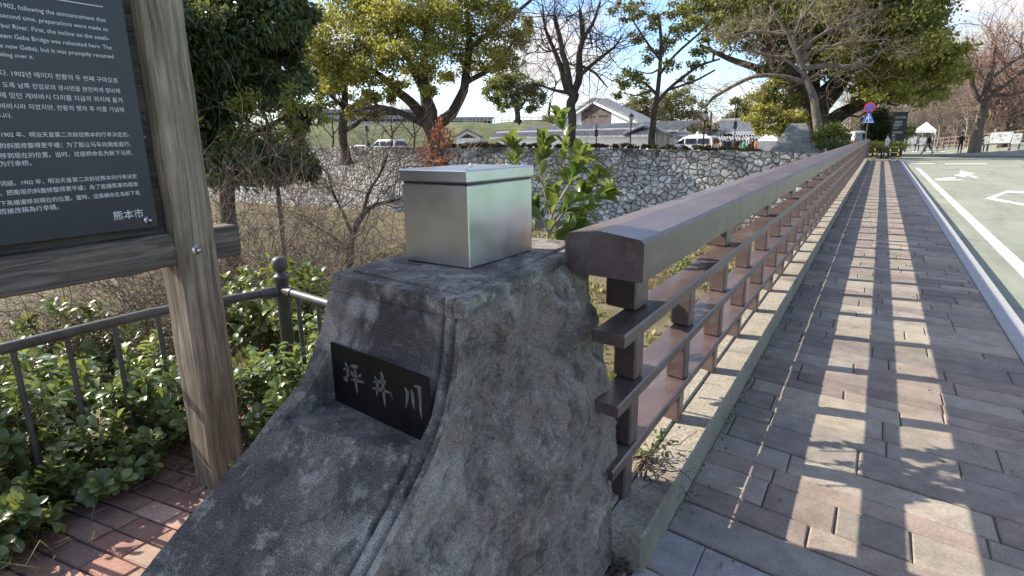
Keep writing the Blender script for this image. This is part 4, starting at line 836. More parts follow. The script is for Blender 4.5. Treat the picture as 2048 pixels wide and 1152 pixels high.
put_leaves(b, 'quad', q, rr_.normal(0, .55, (n, 3))+[0, 0, .75], rr_.normal(0, 1, (n, 3)), rr_.uniform(.06, .24, n)*(.5+q[:, 1]*.035)); struct(b.build('bank_grass', LEAF['grassblade']), 'stuff')
tree('dark_evergreen_tree', 'big dark evergreen tree with drooping leaves right beside the sign post', 13.5,
     [[(455, 420, 17), (452, 330, 15), (448, 240, 14), (440, 150, 13), (432, 60, 10), (425, -60, 7)], [(448, 230, 9), (500, 175, 7), (560, 130, 5), (600, 90, 3)], [(450, 260, 9), (400, 200, 7), (360, 150, 5)], [(448, 300, 7), (520, 262, 6), (585, 225, 4)]],
     [(385, 40, 60, 55), (450, -20, 70, 50), (530, 10, 60, 40), (400, 130, 55, 48), (480, 90, 60, 50), (560, 75, 42, 36), (380, 220, 45, 50), (445, 190, 50, 40), (530, 165, 50, 32), (590, 160, 34, 26), (400, 300, 42, 36), (455, 330, 45, 28), (520, 320, 60, 26), (580, 300, 42, 32), (560, 345, 40, 20), (600, 235, 36, 26), (350, 100, 40, 60), (345, 250, 30, 60), (615, 330, 18, 20), (300, 60, 60, 80), (600, 20, 30, 22), (420, 90, 60, 50), (500, 50, 60, 40), (550, 120, 50, 40), (420, 260, 50, 40), (490, 300, 50, 30), (390, 180, 50, 50), (470, 140, 50, 40), (560, 30, 50, 40), (540, 300, 50, 30), (480, -20, 60, 40)],
     'dark', .15, 5.2, 1.6, seed=11, ground=bank(-11, 8)-.3, kind='lance', droop=.9)
tree('yellow_green_tree', 'sunlit yellow green tree glowing through the gap in the dark evergreen tree', 12.1, [[(560, 420, 5), (550, 330, 4), (540, 260, 3.5), (520, 200, 2)], [(550, 300, 3), (585, 270, 2), (620, 250, 1.5)]],
     [(500, 205, 32, 26), (545, 215, 34, 22), (585, 200, 30, 24), (480, 260, 30, 24), (530, 262, 36, 20), (600, 262, 24, 18), (465, 300, 26, 18), (640, 240, 22, 18), (560, 310, 30, 20)], 'yellow', .09, .8, .5, seed=12, ground=bank(-8.4, 8.5)-.3, kind='lance')
tree('rust_leaved_tree', 'small tree with dry rust brown leaves in front of the stone wall', 36, [[(872, 415, 4), (874, 350, 3.4), (876, 300, 2.6), (882, 245, 1.6)], [(875, 340, 2), (855, 310, 1.4), (848, 290, 1)], [(876, 320, 2), (895, 290, 1.3), (902, 260, .8)]],
     [(882, 258, 20, 22), (868, 285, 22, 18), (900, 278, 16, 20), (855, 305, 18, 15), (886, 305, 22, 15), (866, 328, 24, 15), (893, 330, 15, 13), (846, 325, 13, 14), (880, 345, 16, 9)], 'rust', .16, .28, 1.0, seed=13, ground=-4.4, twig_levels=1)

# ------------------------------------------------------------------ castle wall across the river
xs = np.concatenate([np.arange(-150, -60, 3), np.arange(-60, -1.0, .8), [-1.1]]); r = np.random.RandomState(6)
topz = np.interp(xs, [-150, -47, -17.6, -2.8, 3], [1.15, 1.0, .86, .45, .4]) + r.normal(0, .045, len(xs)); b = MB(); V = []
for a, x in enumerate(xs):
    y = float(wall_y(x)); V += [(x, y-1.5, -5.2), (x, y-.35, -1.2), (x, y-.02, topz[a]), (x, y+.9, topz[a]-.03), (x, y+.9, -.6)]
m = len(xs); b.add(V, [(5*a+c, 5*a+5+c, 5*a+6+c, 5*a+1+c) for a in range(m-1) for c in range(4)])
tag(b.build('stone_wall', MAT['wall'], recalc=True), 'old castle wall of irregular grey stones across the river bed', 'wall')
b = MB(); r = np.random.RandomState(16)
for x in np.arange(-33, -7, .55): ellipsoid_leaves(b, r, np.array([x, float(wall_y(x))+.9, float(np.interp(x, [-47, -17.6, -2.8], [1.0, .86, .45]))+.12]), (.42, .3, .16), .1, 2.2)
tag(b.build('low_hedge', LEAF['hedgebrown']), 'low brown hedge growing along the top of the castle wall', 'hedge')
# green grass embankment with stone band behind the car park
b = MB(); pr = [(100, -.3), (104, 1.2), (112, 3.6), (118, 4.6), (126, 4.75), (140, 4.7)]; V = []; rows_ = np.linspace(480, 1180, 60)
for px in rows_:
    for (D, z) in pr: p = at(px, 270, D); V.append((p[0], p[1], z+.25*math.sin(px*.05+D)*min(1, z)))
m = len(pr); b.add(V, [(m*a+c, m*a+m+c, m*a+m+c+1, m*a+c+1) for a in range(len(rows_)-1) for c in range(m-1)]); struct(b.build('grass_embankment', MAT['grass'], smooth=True, recalc=True))

# ------------------------------------------------------------------ trees of the castle ground
tree('camphor_tree', 'huge sunlit camphor tree with several trunks behind the wall, left of centre', 52,
     [[(878, 300, 21), (868, 262, 19), (862, 225, 18), (850, 190, 14), (845, 150, 11), (850, 90, 8), (860, 20, 5), (868, -50, 3)], [(868, 255, 15), (905, 225, 13), (925, 180, 11), (935, 120, 9), (940, 60, 7), (930, 0, 4)], [(862, 262, 15), (835, 215, 12), (800, 185, 10), (760, 150, 7), (700, 110, 5), (660, 90, 3)], [(845, 180, 8), (815, 120, 7), (780, 70, 5), (740, 20, 3)], [(925, 170, 7), (980, 140, 5), (1010, 110, 4), (1040, 60, 3)], [(935, 100, 6), (985, 60, 5), (1040, 20, 4), (1085, -20, 3)], [(860, 255, 9), (800, 225, 7), (755, 212, 5), (710, 222, 3)]],
     [(640, 60, 46, 32), (690, 25, 50, 34), (740, -10, 50, 30), (650, 120, 44, 26), (710, 90, 48, 30), (770, 45, 46, 32), (620, 90, 26, 26), (690, 150, 38, 20), (740, 140, 44, 22), (780, 105, 40, 24), (830, 60, 42, 34), (810, 10, 48, 30), (880, -10, 50, 34), (880, 50, 40, 34), (850, 110, 40, 28), (830, 150, 34, 18), (900, 105, 36, 24), (930, 30, 44, 36), (985, 0, 44, 30), (1000, 50, 40, 26), (960, 90, 40, 26), (1030, 90, 30, 22), (1000, 120, 36, 18), (950, 140, 30, 16), (880, 150, 30, 14), (1045, 60, 22, 18), (740, 195, 26, 16), (715, 225, 26, 12), (780, 175, 30, 14), (790, 205, 18, 10), (660, 165, 30, 14), (860, 180, 24, 12)],
     'camphor', .24, 1.35, 3.2, seed=21)
tree('camphor_tree', 'narrower dark trunked tree standing left of the huge camphor tree', 56, [[(690, 298, 11), (686, 250, 10), (690, 200, 8), (684, 150, 6)], [(688, 262, 6), (715, 248, 5), (735, 230, 3)], [(688, 215, 5), (660, 190, 4), (640, 165, 3)]], [(650, 150, 32, 24), (690, 140, 36, 26), (625, 175, 22, 18), (665, 195, 26, 14), (720, 195, 24, 16), (640, 205, 18, 12), (760, 228, 22, 12), (590, 150, 20, 22)], 'camphor2', .24, 1.3, 2, seed=22)
tree('camphor_tree', 'round dark camphor tree standing far off on the embankment before the white building', 100, [[(1036, 246, 7), (1035, 225, 6.5), (1030, 205, 5), (1022, 185, 3)], [(1036, 222, 4), (1048, 205, 3), (1060, 185, 2)]], [(1000, 165, 26, 14), (1030, 158, 26, 13), (1060, 168, 24, 14), (985, 185, 18, 14), (1015, 185, 24, 12), (1050, 188, 26, 13), (1075, 195, 14, 14), (990, 208, 16, 11), (1065, 215, 16, 9), (1010, 215, 14, 9), (1040, 205, 18, 8)], 'camphor2', .34, 1.7, 3, seed=23, ground=4.3)
bare_tree('gnarled_tree', 'gnarled pollarded tree with knobbly dark trunk and bare crown before the white building', 47, [[(1146, 298, 11), (1143, 255, 9.5), (1140, 215, 11), (1148, 190, 12), (1138, 175, 10), (1130, 120, 7), (1120, 80, 6), (1108, 30, 4)], [(1145, 190, 9), (1160, 150, 9), (1158, 110, 7), (1165, 70, 6), (1160, 20, 4)], [(1136, 185, 7), (1125, 150, 7), (1110, 100, 5), (1090, 60, 3.5), (1085, 10, 2)], [(1160, 150, 5), (1195, 120, 4), (1230, 95, 3), (1245, 70, 1.5)], [(1135, 185, 5), (1110, 180, 3.5), (1085, 172, 2.5), (1068, 168, 1.5)], [(1165, 80, 5), (1185, 50, 4), (1200, 5, 3)], [(1158, 130, 4), (1190, 145, 3), (1215, 175, 1.5)], [(1125, 95, 3), (1095, 105, 2), (1075, 90, 1.2)]], 'bark', 24, lv=3, Ln=2.3, dens=2, depth=1.6, twig='twigdark', twr=.02)
tree('leaning_tree', 'slim dark tree with sparse leaf tufts and branches reaching right over the wall', 46, [[(1304, 297, 9), (1306, 250, 7), (1312, 205, 6), (1318, 160, 5), (1322, 90, 4), (1318, 30, 3)], [(1310, 210, 5), (1335, 180, 4), (1365, 155, 3.5), (1400, 130, 3), (1440, 118, 2)], [(1314, 190, 4), (1290, 165, 3), (1262, 158, 2), (1240, 165, 1.2)], [(1318, 150, 4), (1350, 110, 3), (1395, 70, 2.5), (1430, 30, 1.5)], [(1320, 120, 3), (1290, 80, 2.5), (1265, 40, 1.5)], [(1335, 180, 3), (1385, 165, 2.5), (1430, 140, 2)]],
     [(1245, 160, 18, 13), (1270, 140, 20, 14), (1300, 105, 22, 14), (1240, 185, 12, 10), (1330, 90, 22, 14), (1275, 70, 18, 12), (1240, 25, 22, 14), (1310, 50, 20, 14), (1360, 60, 24, 16), (1400, 90, 22, 16), (1390, 130, 18, 10), (1280, 20, 24, 14), (1350, 20, 24, 16), (1410, 40, 24, 18), (1370, 160, 14, 8), (1280, 165, 14, 9), (1340, 130, 16, 10)], 'camphor2', .19, .95, 1.8, seed=25)
tree('giant_camphor', 'giant old camphor tree with massive twisted trunk behind the stone mound', 58, [[(1625, 296, 40), (1622, 250, 36), (1620, 215, 36), (1600, 180, 30), (1575, 150, 22), (1550, 110, 15), (1520, 60, 10), (1490, 10, 6)], [(1630, 225, 26), (1665, 180, 22), (1690, 140, 17), (1720, 90, 12), (1745, 30, 7)], [(1622, 220, 18), (1628, 160, 14), (1640, 90, 10), (1650, 10, 6)], [(1650, 250, 18), (1700, 215, 13), (1745, 200, 9), (1800, 195, 6), (1860, 180, 4)], [(1590, 170, 12), (1545, 150, 9), (1490, 130, 7), (1440, 110, 5), (1400, 90, 3)], [(1690, 140, 9), (1740, 130, 7), (1790, 120, 5), (1850, 100, 3)], [(1600, 230, 9), (1570, 225, 6), (1540, 215, 4)]],
     [(1440, 30, 46, 30, 0), (1500, -10, 50, 30, 0), (1560, 20, 46, 30, 0), (1630, -10, 54, 30, 0), (1700, 0, 54, 32, 0), (1770, -10, 50, 34, 0), (1820, 30, 46, 34, 0), (1850, 70, 34, 28, 0), (1770, 60, 50, 34, 0), (1700, 70, 46, 30, 0), (1620, 60, 46, 30, 0), (1540, 80, 40, 26, 0), (1480, 70, 36, 24, 0), (1800, 110, 46, 26, 1), (1850, 120, 40, 26, 1), (1900, 115, 30, 22, 1), (1760, 130, 40, 22, 1), (1740, 165, 34, 16, 1), (1800, 155, 44, 20, 1), (1850, 160, 36, 18, 1), (1780, 190, 34, 14, 1), (1830, 195, 34, 14, 1), (1870, 190, 22, 14, 1), (1720, 190, 24, 12, 0), (1560, 130, 30, 18, 0), (1590, 110, 34, 20, 0), (1660, 130, 36, 18, 0), (1910, 150, 18, 14, 1), (1715, 120, 30, 18, 0), (1600, 40, 50, 34, 0), (1660, 40, 50, 34, 0), (1520, 40, 44, 30, 0), (1720, 40, 50, 34, 0), (1790, 40, 46, 34, 0), (1830, 0, 46, 30, 0), (1580, 75, 40, 28, 0), (1690, 110, 36, 22, 0), (1640, 95, 40, 24, 0), (1840, 90, 34, 24, 1), (1800, 130, 40, 22, 1), (1770, 150, 36, 18, 1), (1400, 20, 34, 24, 0), (1460, -10, 40, 26, 0), (1860, 140, 34, 20, 1)],
     ('camphor2', 'camphor'), .26, 1.45, 5, seed=26)
tree('green_shrub_tree', 'bushy yellow green tree at the left foot of the giant camphor', 55, [[(1560, 290, 5), (1558, 250, 4), (1555, 215, 3), (1545, 185, 2)]], [(1520, 200, 22, 16), (1550, 180, 24, 16), (1570, 205, 24, 16), (1515, 228, 22, 14), (1545, 230, 26, 14), (1580, 235, 22, 14), (1530, 255, 24, 11), (1565, 262, 24, 12), (1500, 240, 14, 10)], 'camphor', .22, 1.7, 1.5, seed=27)
bare_tree('bare_cherry_tree', 'bare cherry tree with pale twisted branches reaching far left in front of the giant camphor', 50, [[(1640, 296, 10), (1636, 240, 9), (1625, 190, 8), (1608, 150, 6.5), (1595, 110, 5.5), (1570, 60, 4), (1540, 10, 3)], [(1615, 165, 6), (1560, 150, 5), (1510, 150, 4.5), (1460, 175, 4), (1425, 195, 4), (1408, 215, 3)], [(1605, 140, 6), (1650, 130, 5), (1690, 135, 4.5), (1740, 130, 3)], [(1595, 110, 5), (1640, 70, 4), (1700, 40, 3), (1760, 20, 2)], [(1570, 70, 4), (1510, 60, 3), (1450, 75, 2)], [(1600, 120, 4), (1640, 100, 3), (1690, 85, 2.5), (1750, 80, 1.5)], [(1585, 85, 4), (1600, 40, 3), (1640, -10, 2)], [(1608, 150, 4), (1575, 120, 3), (1520, 105, 2), (1470, 100, 1.4)]], 'barkgrey', 28, lv=3, Ln=2.0, dens=2, depth=1.8, twig='barkpale', twr=.014, bend=.32)
for k, (x, lb) in enumerate([(783, 'small bare tree in front of the grass embankment, beside the white box van'), (828, 'small bare tree in front of the grass embankment, left of the rust leaved tree'), (665, 'small bare tree at the left end of the wall top')]):
    bare_tree('bare_tree', lb, 60, [[(x, 298, 2.4), (x+2, 270, 2), (x-2, 245, 1.4), (x+3, 222, .8)], [(x, 275, 1.6), (x-22, 250, 1.1), (x-36, 230, .6)], [(x+1, 270, 1.5), (x+20, 245, 1.1), (x+34, 225, .6)]], 'bark', 140+k, lv=3, Ln=1.7, dens=2, depth=1, twig='twigdark', twr=.016)
bare_tree('cherry_tree', 'wide bare cherry tree with pinkish twigs at the right edge of the plaza', 66, [[(1955, 266, 9), (1960, 235, 8), (1968, 205, 8), (1975, 170, 6), (1985, 120, 4), (1992, 85, 2)], [(1968, 205, 6), (2000, 175, 5), (2035, 150, 4), (2075, 125, 3)], [(1967, 212, 5), (1952, 190, 4), (1945, 165, 3), (1950, 130, 2)], [(1975, 165, 4), (2010, 135, 3), (2045, 110, 2)], [(1985, 190, 4), (2020, 190, 3), (2060, 180, 2)]], 'barkgrey', 29, lv=3, Ln=2.6, dens=2, depth=2, twig='twigpink', twr=.024)
bare_tree('cherry_tree', 'second smaller cherry tree with crooked dark branches beyond the right edge map boards', 74, [[(2010, 262, 7), (2012, 240, 6), (2025, 220, 5), (2048, 195, 3)], [(2012, 240, 4), (1990, 222, 3), (1975, 205, 2)], [(2015, 235, 4), (2045, 230, 3), (2080, 220, 2)]], 'bark', 30, lv=3, Ln=2.2, dens=3, depth=2, twig='twig', twr=.024)
far_l = ['pale leafless tree left of the white canopy tent', 'pale leafless tree right behind the white canopy tent', 'tall pale leafless tree over the log fence', 'pale leafless bush left of the leaning cherry trunk', 'pale twiggy tree beyond the log fence at the far right', 'leafless tree showing behind the giant camphor trunk']
for k, (px, by, D, w) in enumerate([(1800, 262, 96, 2), (1880, 262, 90, 2), (1915, 262, 100, 2.2), (1935, 258, 84, 2), (2030, 258, 92, 2.4), (1700, 262, 100, 2.2)]):
    r = np.random.RandomState(k+90); L_ = [[(px, by, w), (px+3, by-30, w*.8), (px+r.uniform(-8, 8), by-60, w*.6), (px+r.uniform(-12, 12), by-95, w*.3)]]
    for q in range(5): a = r.uniform(-1, 1); L_.append([(px, by-12-7*q, w*.6), (px+a*25, by-40-8*q, w*.4), (px+a*50, by-65-9*q, w*.25)])
    bare_tree('bare_tree', far_l[k], D, L_, 'barkpale', 90+k, lv=3, Ln=3.6, dens=3, depth=3, twig='barkpale', twr=.045, kids=(3, 4), group='pale bare trees beyond the plaza')
fo = ['olive tree rising behind the storehouse roof left of the leaning tree', 'brownish bare wood behind the storehouse, right of the leaning tree', 'distant olive tree behind the long tiled roof', 'brownish distant tree above the van', 'small far tree beside the round camphor on the embankment', 'olive pine showing behind the pinkish cherry tree at the right edge']
for k, (px, py, D, cl, lf) in enumerate([(1265, 275, 110, [(1262, 205, 18, 14), (1285, 195, 18, 12), (1255, 225, 14, 14), (1290, 220, 22, 16)], 'far'), (1340, 275, 115, [(1330, 205, 24, 18), (1365, 195, 22, 14), (1380, 215, 22, 18), (1345, 235, 30, 18), (1310, 235, 20, 16), (1395, 240, 20, 14)], 'far'), (1470, 262, 120, [(1470, 205, 12, 10), (1480, 225, 20, 16), (1500, 210, 18, 16), (1460, 238, 14, 10)], 'far'),
                                         (1420, 270, 95, [(1395, 250, 16, 10), (1420, 255, 18, 9), (1370, 255, 18, 10)], 'far'), (1098, 250, 120, [(1092, 235, 14, 8), (1110, 238, 12, 7)], 'far'), (2030, 262, 88, [(2010, 175, 26, 16), (2040, 190, 28, 18), (1990, 215, 22, 16), (2025, 225, 28, 16), (2050, 150, 22, 14)], 'cherry')]):
    tree('distant_tree', fo[k], D, [[(px, py, 4), (px, py-25, 3), (px+3, py-45, 2)]], cl, lf, .42, 1.5 if lf != 'cherry' else .8, 3, seed=110+k, ground=-.3 if k != 4 else 4.4)
def bush(name, label, c, R, leaf, seed, ls=.12, cover=2.5, cat='shrub'):
    r = np.random.RandomState(seed); o = thing(name, label, cat, (c[0], c[1], -.15)); b = MB(); tw = []
    ellipsoid_leaves(b, r, np.array(c), np.array(R), ls, cover, 'quad', tw); ellipsoid_leaves(b, r, np.array(c)-[0, 0, R[2]*.4], np.array(R)*[1, 1, .6], ls, cover*.6)
    tb = MB(); tb.tube([(c[0], c[1], -.3), (c[0], c[1], c[2])], [.08, .05], 6); tubes(tb, tw); tb.build('stems', MAT['bark'], o); b.build('foliage', LEAF[leaf], o)
def pxbush(name, label, x, y, rx, ry, D, leaf, seed, **k): bush(name, label, at(x, y, D), (rx*D/FPX, rx*D/FPX*.9, ry*D/FPX), leaf, seed, **k)
pxbush('round_shrub', 'dense round shrub between the stone mound and the white minivan', 1660, 272, 27, 18, 47, 'hedge', 131)
pxbush('green_shrub', 'dark green shrub between the road sign pole and the black information pillar', 1752, 262, 25, 30, 58, 'dark', 132, ls=.16)
pxbush('small_shrub', 'small dark round shrub right of the black information pillar', 1815, 264, 9, 11, 70, 'dark', 133)
pxbush('clipped_hedge', 'low clipped yellow green hedge behind the striped barrier', 1765, 293, 32, 8, 52, 'hedge', 134, cat='hedge')
pxbush('low_shrub', 'low leafy shrub hanging at the end of the castle wall', 1672, 290, 26, 10, 45, 'dark', 135)
# far bare woodland closing the view beyond the plaza (one mass)
r = np.random.RandomState(77); b = MB(); tw = []
for k in range(150):
    px = r.uniform(1690, 2200); D_ = r.uniform(105, 150); p = at(px, 265, D_); p[2] = -.2; hh = r.uniform(6, 11) + (4 if px > 1900 else 0)
    for q in range(3): grow(r, p+r.normal(0, .8, 3)*[1, 1, 0], unit(np.array([r.normal(0, .25), r.normal(0, .25), 1])), hh*.5, .11, 0, 3, tw, [], .2, .06, (3, 4), .66, 4, (.3, .8))
tubes(b, tw, 3, 4, .5); struct(b.build('far_woodland', MAT['barkpale']), 'stuff', 'far pale bare woodland behind the plaza')
# ------------------------------------------------------------------ buildings
def quadpx(pts, D): return [at(x, y, d) for (x, y), d in zip(pts, D if isinstance(D, (list, tuple)) else [D]*len(pts))]
def frame2(a, c):                                         # local frame along a->c in plan: returns origin, unit along, unit away from the viewer
    a, c = np.array(a, float), np.array(c, float); e = (c-a); e[2] = 0; L = np.linalg.norm(e); e /= L; n = np.array([-e[1], e[0], 0]); n = n if np.dot(n, a) > 0 else -n
    return a, e, n, L
def M4(o, e, n): return Matrix(((e[0], n[0], 0, o[0]), (e[1], n[1], 0, o[1]), (0, 0, 1, o[2]), (0, 0, 0, 1)))
def tiled(b, M, x0, x1, y0, z0, y1, z1, pitch=.32, th=.14):
    """corrugated tile slope from (y0,z0) eave to (y1,z1) ridge, columns running up the slope"""
    n = max(2, int((x1-x0)/pitch)); V, F_ = [], []
    xs_ = []
    for k in range(n):
        a = x0+(x1-x0)*k/n; w = (x1-x0)/n; xs_ += [(a, 0), (a+w*.5, 0), (a+w*.58, .07), (a+w*.75, .1), (a+w*.92, .07)]
    xs_.append((x1, 0)); m = len(xs_)
    for (y, z) in ((y0, z0), (y1, z1)): V += [(x, y, z+h) for x, h in xs_]
    V += [(x, y0, z0-th) for x, h in xs_] + [(x, y1, z1-th) for x, h in xs_]
    F_ = [(k, k+1, m+k+1, m+k) for k in range(m-1)] + [(2*m+k, 2*m+k+1, k+1, k) for k in range(m-1)] + [(2*m+k+1, 2*m+k, 3*m+k, 3*m+k+1) for k in range(m-1)] + [(0, m, 3*m, 2*m), (m-1, 2*m-1+0, 4*m-1, 3*m-1)]
    v = np.array(V) @ np.array(M.to_3x3()).T + np.array(M.translation); b.add(v, F_)
ZG = -.13
# white storehouse with a brown boarded gable
D = 82; pk = at(1190, 196, D); le = at(1112, 250, D); re = at(1352, 272, D)
o_, e, n, L_ = frame2(at(1112, 262, 90.5), at(1352, 262, 77)); o_ = np.array([o_[0], o_[1], ZG]); M = M4(o_, e, n)
def locp(x, y): p = on_plane(x, y, o_, n); return float(np.dot(p-o_, e)), p[2]-ZG
px_, pz_ = locp(1190, 196); lx, lz_ = locp(1112, 250); rx_, rz_ = locp(1352, 272)
sh = thing('storehouse', 'white plastered storehouse with brown boarded gable under a wide tiled roof', 'building', o_)
b = MB(); prof = [(lx+.35, 0), (rx_-.9, 0), (rx_-.9, rz_+.15), (px_, pz_-.55), (lx+.35, lz_+.0)]
v = [(x, y, z) for y in (.0, 2.6) for x, z in prof]; k5 = len(prof); v = np.array(v) @ np.array(M.to_3x3()).T + np.array(M.translation)
b.add(v, [(k, (k+1) % k5, k5+(k+1) % k5, k5+k) for k in range(k5)] + [tuple(range(k5)), tuple(range(k5, 2*k5))[::-1]]); b.build('wall', MAT['plaster'], sh, recalc=True)
b = MB()
for (xa, za, xb, zb_) in ((lx-.3, lz_-.15, px_, pz_), (px_, pz_, rx_+.2, rz_-.05)):
    q = [(xa, -.7, za), (xb, -.7, zb_), (xb, 2.7, zb_), (xa, 2.7, za)]; v = np.array(q+[(x, y, z-.28) for x, y, z in q]) @ np.array(M.to_3x3()).T + np.array(M.translation)
    b.add(v, [(0, 1, 2, 3), (7, 6, 5, 4), (0, 4, 5, 1), (1, 5, 6, 2), (2, 6, 7, 3), (3, 7, 4, 0)])
b.build('roof', MAT['tile'], sh, recalc=True)
b = MB()
for (xa, za, xb, zb_) in ((lx-.3, lz_-.48, px_, pz_-.33), (px_, pz_-.33, rx_+.2, rz_-.38)):
    q = [(xa, -.62, za), (xb, -.62, zb_), (xb, -.62, zb_-.34), (xa, -.62, za-.34)]; v = np.array(q+[(x, y+.6, z) for x, y, z in q]) @ np.array(M.to_3x3()).T + np.array(M.translation)
    b.add(v, [(0, 1, 2, 3), (7, 6, 5, 4), (0, 4, 5, 1), (1, 5, 6, 2), (2, 6, 7, 3), (3, 7, 4, 0)])
b.build('bargeboard', MAT['plaster'], sh, recalc=True)
gpts = [(1163, 252), (1163, 222), (1192, 206), (1223, 216), (1221, 252)]; G = [locp(x, y) for x, y in gpts]
b = MB(); v = np.array([(x, -.06, z) for x, z in G]+[(x, .05, z) for x, z in G]) @ np.array(M.to_3x3()).T + np.array(M.translation); b.add(v, [(k, (k+1) % 5, 5+(k+1) % 5, 5+k) for k in range(5)]+[tuple(range(5)), tuple(range(5, 10))[::-1]])
gb = b.build('gable_boarding', MAT['brownwood'], sh, recalc=True)
for (xa, ya, xb, yb) in ((1170, 219, 1180, 224), (1207, 219, 1217, 222), (1170, 231, 1190, 236), (1197, 230, 1217, 234)):
    (x0, z0), (x1, z1) = locp(xa, yb), locp(xb, ya); b = MB(); b.box(x0, x1, -.10, -.05, z0, z1, M, .01); b.build('vent', MAT['darkwood'], gb)
b = MB(); (x0, z0), (x1, _) = locp(1100, 262), locp(1352, 262); tiled(b, M, x0, x1, -4.2, locp(1200, 262)[1]-.5, -.1, locp(1200, 251)[1]); b.build('lower_roof', MAT['tile'], sh)
# long tile topped wall in front of it
D = 74; lw = at(988, 273, D); rw = at(1300, 264, 55); o_, e, n, L_ = frame2(lw, rw); o_ = np.array([o_[0], o_[1], ZG]); M = M4(o_, e, n); zt_ = lw[2]-ZG
gw = thing('tiled_wall', 'long white plastered wall with grey tiled coping below the storehouse', 'wall', o_)
b = MB(); b.box(.5, L_-.2, .3, 1.0, -.2, zt_+.05, M); b.build('wall', MAT['plaster'], gw)
b = MB(); tiled(b, M, -.4, L_+.1, -.35, zt_-.12, .75, zt_+.42, .3); b.build('coping', MAT['tile'], gw)
b = MB(); b.box(-.4, L_+.1, .6, .95, zt_+.36, zt_+.56, M, .05); b.build('ridge', MAT['tile'], gw)
b = MB(); tiled(b, M, -1.0, L_+.5, 3.2, zt_+.3, 6.5, zt_+1.15, .34)
pv = b; corridor = thing('tiled_corridor', 'low tile roofed corridor running behind the white wall', 'building', o_+n*4); pv.build('roof', MAT['tile'], corridor)
po = at(1320, 280, 62); ga = thing('porch', 'small white pillared porch with tiled gable right of the leaning tree', 'building', (po[0], po[1], ZG))
for k, (x, d) in enumerate([(1313, 58), (1326, 62), (1337, 66), (1348, 70)]): p = at(x, 285, d); b = MB(); b.box(p[0]-.13, p[0]+.13, p[1]-.13, p[1]+.13, ZG-.1, 2.0, bev=.02); b.build('pillar', MAT['plaster'], ga)
p0, p1 = at(1300, 262, 56), at(1360, 268, 74); o2, e2, n2, L2 = frame2(p0, p1); o2 = np.array([o2[0], o2[1], ZG]); b = MB(); tiled(b, M4(o2, e2, n2), -.3, L2, -1.4, 2.05, .6, 2.75, .3); tiled(b, M4(o2, e2, n2), -.3, L2, 2.4, 2.0, .6, 2.75, .3); b.build('roof', MAT['tile'], ga)
# tiled hall at the right of the lamps
D = 96; a_, c_ = at(1398, 266, D), at(1585, 264, D-8); o_, e, n, L_ = frame2(a_, c_); zt_ = a_[2]-ZG; o_ = np.array([o_[0], o_[1], ZG]); M = M4(o_, e, n)
ha = thing('tiled_hall', 'long grey tiled hall with white window strip behind the crowd', 'building', o_)
b = MB(); b.box(.6, L_-.4, 1.2, 9, -.2, zt_, M); b.build('wall', MAT['darkwood'], ha)
b = MB(); tiled(b, M, 0, L_, 0, zt_-.05, 5, at(1398, 241, D)[2]-ZG, .4); b.build('roof', MAT['tile'], ha); b = MB(); b.box(0, L_, 4.7, 5.3, at(1398, 241, D)[2]-ZG-.1, at(1398, 241, D)[2]-ZG+.25, M, .08); b.build('ridge', MAT['tile'], ha)
for k, (xa, xb) in enumerate([(1413, 1429), (1431, 1449), (1451, 1458)]):
    x0, x1 = float(np.dot(at(xa, 270, D)-o_, e)), float(np.dot(at(xb, 270, D)-o_, e)); b = MB(); b.box(x0, x1, 1.12, 1.2, zt_-.72, zt_-.14, M, .02); b.build('window', MAT['plaster'], ha)
D = 84; a_, c_ = at(1400, 283, D), at(1600, 282, D+3); o_, e, n, L_ = frame2(a_, c_); o_ = np.array([o_[0], o_[1], ZG]); M = M4(o_, e, n)
lo_ = thing('low_tiled_annex', 'low tiled annex roof in front of the long tiled hall', 'building', o_); z1 = at(1400, 274, D)[2]-ZG; z2 = at(1480, 263, D)[2]-ZG
b = MB(); tiled(b, M, 0, L_, 0, z1-.5, 1.6, z1, .34); b.build('eave_roof', MAT['tile'], lo_); x6 = float(np.dot(at(1478, 270, D)-o_, e)); b = MB(); tiled(b, M, x6, L_, 1.7, z1+.1, 3.6, z2, .34); b.build('upper_roof', MAT['tile'], lo_); b = MB(); b.box(.3, L_, .4, 3.8, -.2, z1-.5, M); b.build('wall', MAT['darkwood'], lo_)
# little gate house at the left, and distant buildings on the embankment
D = 84; p = at(935, 292, D); hut = thing('gate_hut', 'small white gabled hut with dark opening right of the huge camphor trunk', 'building', (p[0], p[1], ZG)); o_, e, n, L_ = frame2(at(905, 292, D), at(965, 292, D)); o_ = np.array([o_[0], o_[1], ZG]); M = M4(o_, e, n); hz = at(905, 275, D)[2]-ZG; hp = at(935, 260, D)[2]-ZG
b = MB(); prof = [(.5, 0), (L_-.3, 0), (L_-.3, hz), (L_/2, hp-.1), (.5, hz)]; v = np.array([(x, y, z) for y in (0, 4) for x, z in prof]) @ np.array(M.to_3x3()).T+np.array(M.translation); b.add(v, [(k, (k+1) % 5, 5+(k+1) % 5, 5+k) for k in range(5)]+[tuple(range(5)), tuple(range(5, 10))[::-1]]); b.build('wall', MAT['plaster'], hut, recalc=True)
b = MB()
for xa, za, xb, zb_ in ((0, hz-.2, L_/2, hp), (L_/2, hp, L_+.2, hz-.2)):
    q = [(xa, -.5, za), (xb, -.5, zb_), (xb, 4.5, zb_), (xa, 4.5, za)]; v = np.array(q+[(x, y, z+.2) for x, y, z in q]) @ np.array(M.to_3x3()).T+np.array(M.translation); b.add(v, [(0, 1, 2, 3), (7, 6, 5, 4), (0, 4, 5, 1), (1, 5, 6, 2), (2, 6, 7, 3), (3, 7, 4, 0)])
